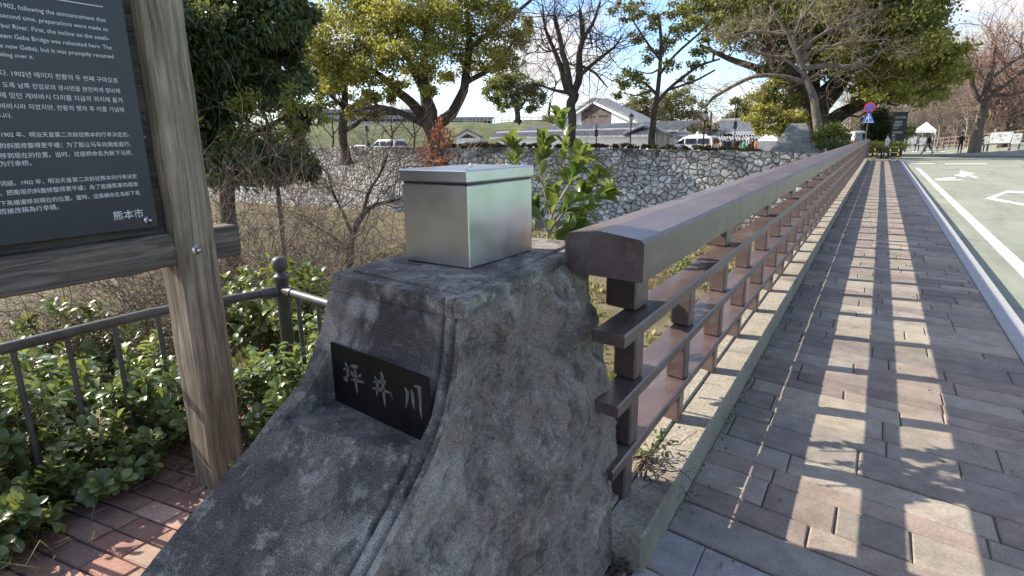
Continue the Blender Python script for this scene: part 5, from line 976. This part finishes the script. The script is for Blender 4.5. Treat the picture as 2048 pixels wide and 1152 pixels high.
b.build('roof', MAT['tile'], hut, recalc=True); b = MB(); v = np.array([(L_*.25, -.05, hz*.95), (L_*.8, -.05, hz*.95), (L_/2, -.05, hp-.5)]+[(L_*.25, .05, hz*.95), (L_*.8, .05, hz*.95), (L_/2, .05, hp-.5)]) @ np.array(M.to_3x3()).T+np.array(M.translation); b.add(v, [(0, 1, 2), (5, 4, 3), (0, 3, 4, 1), (1, 4, 5, 2), (2, 5, 3, 0)]); b.build('gable_panel', MAT['darkwood'], hut)
def block(name, label, x0, y0, x1, y1, D, dep, mat, win=0, zb=4.0, roof=None, seed=0):
    a_, c_ = at(x0, y0, D), at(x1, y0, D); o_, e, n, L_ = frame2(a_, c_); z = a_[2]; o_ = np.array([o_[0], o_[1], zb]); M = M4(o_, e, n); o = thing(name, label, 'building', o_)
    b = MB(); b.box(0, L_, 0, dep, 0, z-zb, M); b.build('wall', mat, o); b = MB(); b.box(-.3, L_+.3, -.3, dep+.3, z-zb, z-zb+.35, M); b.build('roof', MAT['glassroof'] if roof is None else roof, o)
    if win:
        b = MB(); H = z-zb
        for q in range(win): b.box(.4, L_-.4, -.06, .02, H*(q+.35)/win, H*(q+.75)/win, M)
        b.build('window_band', MAT['vanglass'], o)
block('grey_building', 'grey office building glimpsed between the camphor trunks', 640, 222, 860, 250, 150, 14, MAT['glassroof'], 3, 3.8)
block('low_pavilion', 'low pale grey roofed pavilion on the embankment behind the gate hut', 860, 238, 985, 250, 135, 12, MAT['glassroof'], 1, 4.2)
block('low_pavilion', 'flat pale pavilion right of the round far camphor tree', 1050, 243, 1125, 252, 140, 12, MAT['glassroof'], 1, 4.2)
b = MB(); P_ = [at(x, 247, 119) for x in np.linspace(640, 1120, 34)]
em = thing('embankment_fence', 'thin white guard fence running along the top of the grass embankment', 'fence', (P_[0][0], P_[0][1], 4.6))
for zz in (5.0, 5.5): b.tube([(p[0], p[1], zz) for p in P_], .05, 5)
b.build('rail', MAT['glassroof'], em); b = MB()
for p in P_: b.box(p[0]-.05, p[0]+.05, p[1]-.05, p[1]+.05, 4.4, 5.6)
struct(b.build('posts', MAT['glassroof'], em), 'stuff')
# stone mound ("truncated pyramid") at the end of the wall
D = 46; c0 = at(1588, 300, D); mo = MB(); e = np.array([math.cos(-.06), math.sin(-.06), 0]); n = np.array([-e[1], e[0], 0]); zt_ = at(1590, 246, D)[2]
xl, xr_ = at(1522, 299, D)[0], at(1658, 299, D)[0]; tl, tr_ = at(1573, 248, D)[0], at(1607, 246, D)[0]
lev = np.linspace(0, 1, 7); V = []; r = np.random.RandomState(3)
for t in lev:
    q = t**.95; x0 = xl+(tl-xl)*q; x1 = xr_+(tr_-xr_)*q; dp = 2.2-1.6*q; z = -.25+(zt_+.25)*t; y = c0[1]+2.2
    V += [(x0, y-dp, z), (x1, y-dp, z), (x1, y+dp, z), (x0, y+dp, z)]
m = len(lev); mo.add(V, [(4*a+k, 4*a+(k+1) % 4, 4*a+4+(k+1) % 4, 4*a+4+k) for a in range(m-1) for k in range(4)]+[(4*m-4, 4*m-3, 4*m-2, 4*m-1), (3, 2, 1, 0)])
def m_blocks():
    s = NM('mound_stone'); v = s.coord(rot=(PI/2, 0, 0)); br = s.n('ShaderNodeTexBrick', _Scale=1.1); s.l(v, br.inputs['Vector']); br.inputs['Mortar Size'].default_value = .006
    br.inputs['Color1'].default_value = rgba((.2, .2, .18)); br.inputs['Color2'].default_value = rgba((.27, .265, .24)); br.inputs['Mortar'].default_value = rgba((.12, .12, .105))
    f = s.noise(s.coord(), 2.2, 7, .75); c = s.mix(s.ramp(f, [(.4, .8), (.6, 0)]), br.outputs['Color'], (.1, .1, .088)); return s.set(c, .92, s.bump(f, .5, .06))
tag(mo.build('stone_mound', m_blocks(), recalc=True), 'grey stone mound with sloping sides standing on the end of the castle wall', 'stone mound')

# ------------------------------------------------------------------ lamps and poles
def lamp(label, x, D, ytop, pole='lantern', zb=ZG, r_=.055):
    p = at(x, ytop, D); o = thing('street_lamp' if pole == 'lantern' else 'metal_pole', label, 'lamp' if pole == 'lantern' else 'pole', (p[0], p[1], zb)); H = p[2]; c = (p[0], p[1])
    b = MB()
    if pole == 'lantern':
        b.lathe([(.14, zb-.05), (.14, zb+.4), (r_*1.4, zb+.5), (r_, zb+.7), (r_*.8, H-.8), (r_*1.5, H-.78), (r_*.7, H-.72)], (*c, 0), 10); b.build('pole', MAT['black'], o, smooth=True)
        b = MB(); b.lathe([(.10, H-.72), (.19, H-.28), (.19, H-.27)], (*c, 0), 6); ln = b.build('lantern_glass', MAT['lampglass'], o)
        b = MB(); b.lathe([(.24, H-.27), (.2, H-.2), (.1, H-.1), (.04, H-.06), (.03, H), (.001, H+.03)], (*c, 0), 6); b.build('lantern_roof', MAT['black'], o)
        b = MB()
        for k in range(6): a = k*PI/3; b.tube([(c[0]+.105*math.cos(a), c[1]+.105*math.sin(a), H-.72), (c[0]+.2*math.cos(a), c[1]+.2*math.sin(a), H-.27)], .012, 4)
        b.build('lantern_cage', MAT['black'], o)
    else:
        b.lathe([(r_*1.3, zb-.05), (r_, zb+.3), (r_*.8, H), (.001, H+.02)], (*c, 0), 10); b.build('pole', MAT['black'], o, smooth=True); b = MB(); b.box(c[0]-.12, c[0]+.12, c[1]-.08, c[1]+.08, H-.9, H-.35, bev=.02); b.build('junction_box', MAT['black'], o)
lamp('black lantern street lamp left of the leaning tree, before the storehouse', 1263, 50, 226); lamp('black lantern street lamp standing behind the white minibus', 1411, 47, 219)
lamp('slim dark pole between the tiled hall and the crowd', 1472, 52, 234, 'plain'); lamp('short dark pole in front of the long white wall', 1193, 50, 250, 'plain'); lamp('slim dark pole beside the lone person at the left', 732, 60, 243, 'plain', r_=.05)

# ------------------------------------------------------------------ road signs, barrier, information pillar
p = onz(1726, 320, 0); y_ = 44.0; p = ony(1727, 305, y_); rsn = thing('road_sign', 'road sign pole with round no parking disc above a blue triangle', 'sign', (p[0], y_, 0)); c = at(1733, 215, 44.05)
b = MB(); b.tube([(p[0]+.02, y_+.05, -.15), (p[0]+.02, y_+.05, c[2]+.35)], .035, 10); b.build('pole', MAT['fence'], rsn, smooth=True)
X0 = p[0]+.02
def disc(b, cx, y, cz, r0, r1, n=28):
    a = np.arange(n)*2*PI/n; o1 = [(cx+r1*math.cos(t), y, cz+r1*math.sin(t)) for t in a]
    if r0 <= 0: b.add(o1, [tuple(range(n))[::-1]])
    else: i1 = [(cx+r0*math.cos(t), y, cz+r0*math.sin(t)) for t in a]; b.add(o1+i1, [(n+k, n+(k+1) % n, (k+1) % n, k) for k in range(n)])
cz = c[2]; b = MB(); b.slab([(X0+.31*math.cos(t), y_, cz+.31*math.sin(t)) for t in np.arange(28)*2*PI/28], (0, .012, 0)); ds = b.build('disc', MAT['signred'], rsn, recalc=True)
b = MB(); disc(b, X0, y_-.004, cz, 0, .235); b.build('disc_field', MAT['signblue'], ds); b = MB(); d = .235*.707; w = .035
b.add([(X0-d-w*.7, y_-.008, cz+d-w*.7), (X0-d+w*.7, y_-.008, cz+d+w*.7), (X0+d+w*.7, y_-.008, cz-d+w*.7), (X0+d-w*.7, y_-.008, cz-d-w*.7)], [(0, 1, 2, 3)]); b.build('disc_slash', MAT['signred'], ds)
tz = at(1730, 246, 44.05)[2]; b = MB(); b.slab([(X0-.36, y_, tz), (X0+.36, y_, tz), (X0+.05, y_, tz+.66), (X0-.05, y_, tz+.66)], (0, .012, 0)); tr = b.build('triangle', MAT['signblue'], rsn, recalc=True)
b = MB(); Yp = y_-.004
for q in ([(-.2, .06), (-.16, .06), (-.02, .3), (-.07, .32)], [(.02, .06), (.07, .06), (.03, .32), (-.03, .3)], [(-.06, .3), (.04, .3), (.05, .44), (-.04, .44)], [(.05, .42), (.16, .26), (.13, .24), (.03, .38)], [(-.04, .42), (-.14, .3), (-.11, .28), (-.02, .38)], [(-.3, .02), (.3, .02), (.3, .045), (-.3, .045)], [(.1, .08), (.16, .08), (.16, .12), (.1, .12)], [(.19, .08), (.25, .08), (.25, .12), (.19, .12)]):
    b.add([(X0+x, Yp, tz+z) for x, z in q], [tuple(range(len(q)))])
disc(b, X0, Yp, tz+.5, 0, .045, 12); b.build('pedestrian_symbol', MAT['white'], tr)
# striped barrier
ba = thing('striped_barrier', 'low black and yellow pipe barrier at the far end of the sidewalk', 'barrier', (.3, 43.5, 0)); q0, q1, q2 = np.array([-.28, 43.9, 0]), np.array([.52, 42.4, 0]), np.array([.93, 42.1, 0])
for q in (q0, q1, q2):
    bb = [MB(), MB()]
    for k in range(7): z0, z1 = k*.125-.02, (k+1)*.125-.02; bb[k % 2].tube([(q[0], q[1], z0), (q[0], q[1], z1)], .032, 10)
    po_ = bb[0].build('post', MAT['black'], ba); bb[1].build('stripe', MAT['yellow'], po_)
for z in (.52, .83): b = MB(); b.tube([(*q0[:2], z), (*q1[:2], z), (*q2[:2], z)], .03, 10); b.build('bar', MAT['black'], ba, smooth=True)
# black information pillar with white lettering
D = 56; pl = at(1780, 294, D); ip = thing('information_pillar', 'tall black information pillar with two lines of large white lettering', 'sign', (pl[0], pl[1], ZG)); o_, e, n, L_ = frame2(at(1778, 294, D), at(1806, 294, D)); o_ = np.array([o_[0], o_[1], ZG]); M = M4(o_, e, n); zt_ = at(1795, 224, D)[2]-ZG
b = MB(); v = np.array([(0, 0, 0), (L_, 0, 0), (L_+.02, .0, zt_), (.0, .0, zt_)]+[(0, .35, 0), (L_, .35, 0), (L_+.02, .35, zt_), (.0, .35, zt_)]) @ np.array(M.to_3x3()).T+np.array(M.translation); b.add(v, [(3, 2, 1, 0), (4, 5, 6, 7), (0, 1, 5, 4), (1, 2, 6, 5), (2, 3, 7, 6), (3, 0, 4, 7)]); bd = b.build('slab', MAT['black'], ip, recalc=True)
b = MB()
for t, z, w in (("桜の馬場", .86, .72), ("城彩苑", .76, .54)): write(b, t, tuple(o_+e*L_*.16-n*.008+[0, 0, zt_*z]), tuple(o_+e*L_*(.16+w)-n*.008+[0, 0, zt_*z]))
for k, (z, w, h_) in enumerate([(.72, .6, .035), (.69, .5, .02), (.665, .4, .02), (.63, .3, .02), (.55, .7, .03), (.525, .64, .02), (.475, .2, .05), (.44, .18, .02), (.40, .3, .02), (.37, .24, .02), (.335, .55, .03), (.31, .7, .03), (.29, .68, .02)]):
    xs_ = np.arange(.12, .12+w, .05)
    for x in xs_: q = o_-n*.008+e*L_*x; b.add([q+[0, 0, zt_*z], q+e*L_*.038+[0, 0, zt_*z], q+e*L_*.038+[0, 0, zt_*z+h_*1.4], q+[0, 0, zt_*z+h_*1.4]], [(0, 1, 2, 3)])
b.build('lettering', MAT['letter'], bd)
# map boards
def board(name, label, px, D, mat, frame, legs=True, seed=0, lean=.0):
    P = [at(x, y, D) for x, y in px]; o = thing(name, label, 'sign', (P[0][0], P[0][1], ZG)); nn_ = np.array([0, .06, 0])
    b = MB(); b.slab(P, nn_); f_ = b.build('board', MAT[mat], o, recalc=True); c = np.mean(P, 0); b = MB(); Q = [c+(p-c)*np.array([1.07, 1, 1.1])+nn_*1.05 for p in P]; b.slab(Q, nn_); b.build('frame', MAT[frame], o, recalc=True)
    b = MB()
    for p in (P[0], P[1]): b.box(p[0]-.05, p[0]+.05, p[1]+.1, p[1]+.2, ZG-.1, p[2]+.3)
    b.build('stand', MAT[frame], o)
    r = np.random.RandomState(seed); b = MB(); u, w = P[1]-P[0], P[3]-P[0]
    for k in range(9): x, y, sx, sy = r.uniform(.06, .7), r.uniform(.08, .75), r.uniform(.06, .22), r.uniform(.03, .12); q = P[0]-[0, .004, 0]; b.add([q+u*x+w*y, q+u*(x+sx)+w*y, q+u*(x+sx)+w*(y+sy), q+u*x+w*(y+sy)], [(0, 1, 2, 3)])
    b.build('print', MAT['glassroof'] if seed % 2 else MAT['kerb'], f_)
board('map_board', 'pale blue tilted map board right of the black information pillar', [(1806, 290), (1832, 288), (1835, 273), (1811, 274)], 72, 'pinkpanel', 'fence', seed=1)
board('map_board', 'narrow dark framed poster board beside the striding person', [(1838, 290), (1852, 289), (1853, 275), (1840, 275)], 72, 'pinkpanel', 'black', seed=2)
board('map_board', 'wide white map board at the right edge behind the traffic cone', [(1976, 287), (2020, 286), (2028, 263), (1983, 265)], 70, 'tent', 'fence', seed=3)
board('map_board', 'white notice board with red no entry mark at the far right edge', [(2022, 288), (2040, 287), (2046, 266), (2028, 267)], 68, 'tent', 'fence', seed=4)
board('poster_stand', 'small dark poster stand left of the wide white map board', [(1969, 289), (1977, 288), (1978, 272), (1970, 273)], 68, 'pinkpanel', 'black', seed=5)
# traffic cone
p = onz(2018, 297.5, -.12); p = at(2019, 296, 66); tcn = thing('traffic_cone', 'orange red traffic cone in front of the white map boards', 'cone', (p[0], p[1], ZG)); b = MB(); b.box(p[0]-.2, p[0]+.2, p[1]-.2, p[1]+.2, ZG, ZG+.05, bev=.01); b.lathe([(.15, .05), (.13, .16)], (p[0], p[1], ZG), 14); b.lathe([(.105, .3), (.085, .42)], (p[0], p[1], ZG), 14); b.lathe([(.06, .55), (.03, .72), (.001, .73)], (p[0], p[1], ZG), 14); b.build('cone_body', MAT['cone'], tcn, smooth=True)
b = MB(); b.lathe([(.13, .16), (.105, .3)], (p[0], p[1], ZG), 14); b.lathe([(.085, .42), (.06, .55)], (p[0], p[1], ZG), 14); b.build('reflective_band', MAT['white'], tcn, smooth=True)
# tents
def tent(label, x0, x1, ye, yp, D, name, skirt=0):
    a_, c_ = at(x0, ye, D), at(x1, ye, D); o_, e, n, L_ = frame2(a_, c_); ze = a_[2]; zp_ = at(x0, yp, D)[2]; o = thing(name, label, 'tent', (a_[0], a_[1], ZG)); B = [a_, c_, c_+n*L_, a_+n*L_]; c = np.mean(B, 0); c[2] = zp_
    b = MB(); b.add([*B, c]+[p-[0, 0, .28+skirt] for p in B], [(0, 1, 4), (1, 2, 4), (2, 3, 4), (3, 0, 4)]+[(5+k, 5+(k+1) % 4, (k+1) % 4, k) for k in range(4)]); b.build('canopy', MAT['tent'], o)
    for p in B: b = MB(); b.tube([(p[0], p[1], ZG-.05), (p[0], p[1], ze)], .03, 6); b.build('leg', MAT['chrome'], o)
tent('white gable tent behind the crowd, left of the stone mound', 1514, 1560, 282, 264, 66, 'white_tent', .9); tent('white canopy tent between the map boards and the standing person', 1829, 1873, 260, 244, 78, 'canopy_tent')
# rising log fence
lf = thing('log_fence', 'brown log fence climbing to the right behind the plaza', 'fence', at(1870, 283, 82)); Pts = [at(x, y, d) for x, y, d in [(1866, 279, 84), (1900, 275, 83), (1940, 272, 82), (1980, 268, 81), (2020, 264, 80), (2075, 259, 79)]]
for zz in (0, -.42, -.84): b = MB(); b.tube([p+[0, 0, zz] for p in Pts], .075, 8); b.build('log_rail', MAT['log'], lf, smooth=True)
for t in np.linspace(0, 1, 16): k = min(int(t*5), 4); u = t*5-k; p = Pts[k]*(1-u)+Pts[k+1]*u; b = MB(); b.tube([p-[0, 0, 1.5], p+[0, 0, .15]], .1, 8); b.build('log_post', MAT['log'], lf, smooth=True)
b = MB(); V = [p-[0, 0, 1.15] for p in Pts]+[at(x, 290, 58) *[1, 1, 0]+[0, 0, -.11] for x in np.linspace(1880, 2120, 6)]; b.add(V, [(k, k+1, 7+k, 6+k) for k in range(5)]); struct(b.build('ramp', MAT['asphalt'], recalc=True))
# bicycle by the boards
p = at(1868, 292, 72); bi = thing('bicycle', 'parked dark bicycle next to the poster board', 'bicycle', (p[0], p[1], ZG)); z0 = ZG+.34
def wheel(x): bb = MB(); a = np.linspace(0, 2*PI, 21); bb.tube([(p[0]+x+.32*math.cos(t), p[1], z0+.32*math.sin(t)) for t in a], .025, 6, cap=False); return bb
for x in (-.52, .52): w_ = wheel(x).build('wheel', MAT['tyre'], bi); b = MB(); [b.tube([(p[0]+x, p[1], z0), (p[0]+x+.31*math.cos(t), p[1], z0+.31*math.sin(t))], .006, 3) for t in np.arange(8)*PI/4]; b.build('spokes', MAT['chrome'], w_)
b = MB(); q = lambda x, z: (p[0]+x, p[1], z0+z)
for u, w in ((q(-.52, 0), q(-.15, .0)), (q(-.15, 0), q(-.25, .5)), (q(-.25, .45), q(.35, .48)), (q(-.15, 0), q(.35, .45)), (q(.35, .62), q(.52, 0)), (q(-.52, 0), q(-.25, .45))): b.tube([u, w], .02, 6)
b.build('frame', MAT['fence'], bi); b = MB(); b.box(p[0]-.37, p[0]-.13, p[1]-.07, p[1]+.07, z0+.5, z0+.56, bev=.02); b.build('saddle', MAT['black'], bi); b = MB(); b.tube([(p[0]+.3, p[1]-.25, z0+.7), (p[0]+.36, p[1], z0+.64), (p[0]+.3, p[1]+.25, z0+.7)], .016, 6); b.build('handlebar', MAT['chrome'], bi)

# ------------------------------------------------------------------ vehicles
def van(name, label, c, ang, Lv=4.4, Wv=1.75, H=1.9, mat='vanwhite', cat='van', seed=0, slope=.9, hood=.75):
    e = np.array([math.cos(ang), math.sin(ang), 0]); n = np.array([-e[1], e[0], 0]); o_ = np.array([c[0], c[1], ZG]); M = M4(o_, e, n); o = thing(name, label, cat, o_)
    pr = [(0, .3), (Lv, .3), (Lv, .72), (Lv-.1, .9), (Lv-hood, 1.02), (Lv-hood-slope, H-.08), (Lv-hood-slope-.35, H), (.3, H), (.08, H-.15), (0, 1.0)]
    def ext(b, pr, y0, y1, inset=.12):
        m = len(pr); rings = []
        for y, s_ in ((y0, 1), (y0-0, 0), (y1, 0), (y1, 1)): pass
        V = [];
        for (y, tuck) in ((y0+.0, 1), (y1-.0, -1)): V += [(x, y+tuck*(max(0, z-1.0)*inset), z) for x, z in pr]
        v = np.array(V) @ np.array(M.to_3x3()).T+np.array(M.translation); b.add(v, [(k, (k+1) % m, m+(k+1) % m, m+k) for k in range(m)]+[tuple(range(m))[::-1], tuple(range(m, 2*m))])
    b = MB(); ext(b, pr, -Wv/2, Wv/2); bd = b.build('body', MAT[mat], o, recalc=True)
    if True:
        mdf = bd.modifiers.new('bevel', 'BEVEL'); mdf.width = .07; mdf.segments = 3; mdf.limit_method = 'ANGLE'
        bpy.context.view_layer.update(); me = bpy.data.meshes.new_from_object(bd.evaluated_get(bpy.context.evaluated_depsgraph_get())); bd.modifiers.clear(); bd.data = me
        for p_ in me.polygons: p_.use_smooth = True
    G = MAT['vanglass']
    def pane(q, nm, mt=G):
        v = np.array(q) @ np.array(M.to_3x3()).T+np.array(M.translation); bb = MB(); bb.add(v, [tuple(range(len(q)))]); bb.build(nm, mt, bd)
    for s_ in (-1, 1):
        y1 = lambda z: s_*(Wv/2-(max(0, z-1.0))*.12+.006)
        for (a0, a1, t0, t1) in ((.35, 1.35, .35, 1.35), (1.45, 2.45, 1.45, 2.45), (2.55, Lv-hood-.2, 2.55, Lv-hood-slope-.05)): pane([(a0, y1(1.08), 1.08), (a1, y1(1.08), 1.08), (t1, y1(H-.22), H-.22), (t0, y1(H-.22), H-.22)], 'side_window')
    pane([(-.012, -Wv*.4, 1.1), (-.012, Wv*.4, 1.1), (.075, Wv*.36, H-.2), (.075, -Wv*.36, H-.2)], 'rear_window'); xw = Lv-hood+.012
    pane([(xw-.04, -Wv*.42, 1.08), (xw-.04, Wv*.42, 1.08), (xw-slope+.06, Wv*.36, H-.14), (xw-slope+.06, -Wv*.36, H-.14)], 'windscreen')
    for s_ in (-1, 1):
        b = MB(); b.box(-.02, .04, s_*Wv*.46-.09, s_*Wv*.46+.09-.0, .85, 1.45, M, .015); b.build('tail_light', MAT['redlamp'], o); b = MB(); b.box(Lv-.1, Lv+.015, s_*Wv*.38-.16, s_*Wv*.38+.16, .62, .8, M, .015); b.build('headlight', MAT['lampglass'], o)
    b = MB(); b.box(-.06, .05, -Wv*.47, Wv*.47, .3, .52, M, .02); b.build('bumper', MAT[mat], o); b = MB(); b.box(-.03, .0, -.2, .2, .62, .75, M, .005); b.build('number_plate', MAT['white'], o)
    for x in (.85, Lv-.85):
        for s_ in (-1, 1):
            cw = M @ Vector((x, s_*(Wv/2-.1), .32)); a = np.arange(18)*2*PI/18; b = MB(); ring = [np.array(cw)+e*.32*math.cos(t)+np.array([0, 0, .32*math.sin(t)])-n*s_*.11 for t in a]; b.slab(ring, n*s_*.22); ty = b.build('tyre', MAT['tyre'], o, recalc=True)
            b = MB(); ring = [np.array(cw)+e*.2*math.cos(t)+np.array([0, 0, .2*math.sin(t)])+n*s_*.1 for t in a]; b.slab(ring, n*s_*.02); b.build('rim', MAT['chrome'], ty, recalc=True)
    return o
ca = lambda x, y, D: at(x, y, D)
van('parked_van', 'white minibus parked behind the wall below the lantern lamp', ca(1432, 285, 56), math.radians(176), 4.3, 1.75, 1.75)
van('parked_van', 'white minivan seen from behind at the bridge end, right of the round shrub', ca(1722, 285, 54), math.radians(152), 4.4, 1.75, 2.0)
van('parked_van', 'white box van parked at the left behind the wall under the camphor branches', ca(802, 290, 70), math.radians(178), 4.6, 1.8, 1.8, seed=2)
van('parked_car', 'small pale car half hidden left of the white box van', ca(742, 292, 72), math.radians(178), 3.4, 1.5, 1.2, cat='car', slope=.6, hood=.8)
van('parked_car', 'dark blue car below the small gate hut', ca(968, 293, 72), math.radians(180), 4.0, 1.6, 1.5, mat='fence', cat='car', slope=.7, hood=.9)

# ------------------------------------------------------------------ people
def cloth(name, c): return simple(name, tuple(v*.8 for v in c), c, 6, .8, .1)
CL = dict(dark=cloth('dark_cloth', (.02, .02, .024)), white=cloth('white_cloth', (.7, .7, .72)), green=cloth('green_cloth', (.03, .3, .17)), grey=cloth('grey_cloth', (.2, .2, .21)), navy=cloth('navy_cloth', (.02, .03, .07)), orange=cloth('orange_cloth', (.55, .12, .04)), tan=cloth('tan_cloth', (.42, .33, .25)), brown=cloth('brown_cloth', (.12, .08, .06)))
def person(label, x, yfeet, D, H, face, top, bottom, stride=0, arms=0, seed=0, zb=None, group=None):
    p = at(x, yfeet, D); base = np.array([p[0], p[1], ZG if zb is None else zb]); fx = np.array([math.cos(face), math.sin(face), 0]); sx = np.array([-fx[1], fx[0], 0]); s = H/1.7
    o = thing('person', label, 'person', base, group)
    P = lambda f_, w, z: tuple(base+(fx*f_+sx*w)*s+np.array([0, 0, z*s]))
    V = [P(0, 0, .92), P(0, 0, 1.12), P(.01, 0, 1.32), P(0, 0, 1.42), P(.01, 0, 1.5), P(.03, 0, 1.58), P(.02, 0, 1.68)]; R = [.13, .125, .135, .075, .05, .075, .055]; E = [(k, k+1) for k in range(6)]
    for q, w in ((1, .1), (-1, -.1)):
        st = stride*q; i = len(V); V += [P(0, w*.9, .86), P(st*.45+.04*abs(st), w, .5), P(st*.9-.05*(st < 0), w, .09+.08*(st < 0)*abs(st)), P(st*.9+.14, w, .04+.04*(st < 0)*abs(st))]; R += [.085, .06, .045, .035]; E += [(0, i), (i, i+1), (i+1, i+2), (i+2, i+3)]
        a = -stride*q*.7; i = len(V); w2 = w*1.9; V += [P(0, w2, 1.36), P(a*.4-.03, w2*1.22, 1.1), P(a*.8+.06+.2*arms, w2*(1.2-.5*arms), .86+.22*arms), P(a*.9+.1+.22*arms, w2*(1.15-.6*arms), .77+.25*arms)]; R += [.058, .045, .034, .03]; E += [(2, i), (i, i+1), (i+1, i+2), (i+2, i+3)]
    me = bpy.data.meshes.new('body'); me.from_pydata(V, E, []); ob = bpy.data.objects.new('body', me); COL.objects.link(ob)
    md = ob.modifiers.new('skin', 'SKIN'); 
    for k, r0 in enumerate(R): me.skin_vertices[0].data[k].radius = (r0*s, r0*s)
    me.skin_vertices[0].data[0].use_root = True
    sb = ob.modifiers.new('sub', 'SUBSURF'); sb.levels = 1; sb.render_levels = 1
    bpy.context.view_layer.update(); m2 = bpy.data.meshes.new_from_object(ob.evaluated_get(bpy.context.evaluated_depsgraph_get())); bpy.data.objects.remove(ob)
    m2.materials.clear(); [m2.materials.append(q) for q in (CL[top], CL[bottom], MAT['skin'], MAT['black'])]
    for f in m2.polygons:
        c = f.center; z = (c.z-base[2])/s; w = abs(np.dot(np.array(c)-base, sx))/s; f.use_smooth = True
        f.material_index = 3 if z < .1 else (2 if z > 1.47 or (w > .13 and z < .86+.2*arms and z > .6) else (1 if z < .93 and w < .19 else 0))
    bo = bpy.data.objects.new('body', m2); COL.objects.link(bo); bo.parent = o; bo.matrix_parent_inverse = Matrix.Translation(-Vector(o.location))
    b = MB(); hc = np.array(P(.005, 0, 1.63)); u = np.linspace(0, PI*.62, 7); bb = MB(); bb.lathe([(.092*math.sin(t)+.001, .105*math.cos(t)) for t in u], (0, 0, 0), 12); v = np.vstack(bb.v)*s+hc; bb.v = [v]; bb.build('hair', MAT['hair'], o, smooth=True)
    return o
G_ = 'people standing in the crowd by the tent'
person('person in a white shirt and dark trousers by the clipped hedge', 1773, 297, 51, 1.68, 2.6, 'white', 'dark', .12, seed=1)
person('person in dark clothes striding left past the poster board', 1855, 301, 62, 1.72, 3.14, 'dark', 'dark', .42, seed=2)
person('person in black standing alone on the plaza before the log fence', 1920, 296.5, 66, 1.74, -1.6, 'dark', 'dark', .0, 1, seed=3)
person('person in dark clothes standing behind the wall at the far left', 737, 292, 66, 1.72, 2, 'dark', 'dark', 0, seed=4)
for k, (x, D, H, t, lb) in enumerate([(1442, 55, 1.4, 'tan', 'small person in tan top left of the crowd, beside the minibus'), (1456, 55, 1.5, 'navy', 'person in navy jacket between the minibus and the pole'), (1481, 58, 1.68, 'dark', 'person in dark coat at the left of the crowd'), (1487, 53, 1.42, 'green', 'person in bright green jacket in the crowd'), (1498, 57, 1.8, 'white', 'tall person in pale top at the middle of the crowd'), (1505, 54, 1.5, 'navy', 'person in dark navy top right of the green jacket'), (1511, 55, 1.45, 'orange', 'person in orange top at the right end of the crowd'), (1468, 57, 1.45, 'brown', 'person in brown coat right beside the slim pole')]):
    person(lb, x, 292, D, H, 1.5+k*.9, t, 'dark', .05*(k % 3), seed=10+k, group=G_)
for o in list(S.objects):
    g = {'street_lamp': 'black lantern lamps behind the castle wall', 'metal_pole': 'slim dark poles behind the castle wall', 'parked_car': 'cars parked behind the castle wall', 'parked_van': 'vans parked behind the castle wall', 'map_board': 'boards standing on the plaza', 'evergreen_shrub': 'leafy evergreen shrubs by the fence and on the bank',
         'camphor_tree': 'camphor trees of the castle ground', 'cherry_tree': 'cherry trees at the right edge', 'distant_tree': 'distant trees beyond the castle ground', 'weed_clump': 'weeds by the plinth', 'low_pavilion': 'pale pavilions on the embankment'}.get(o.name.split('.')[0])
    if g and o.parent is None: o['group'] = g
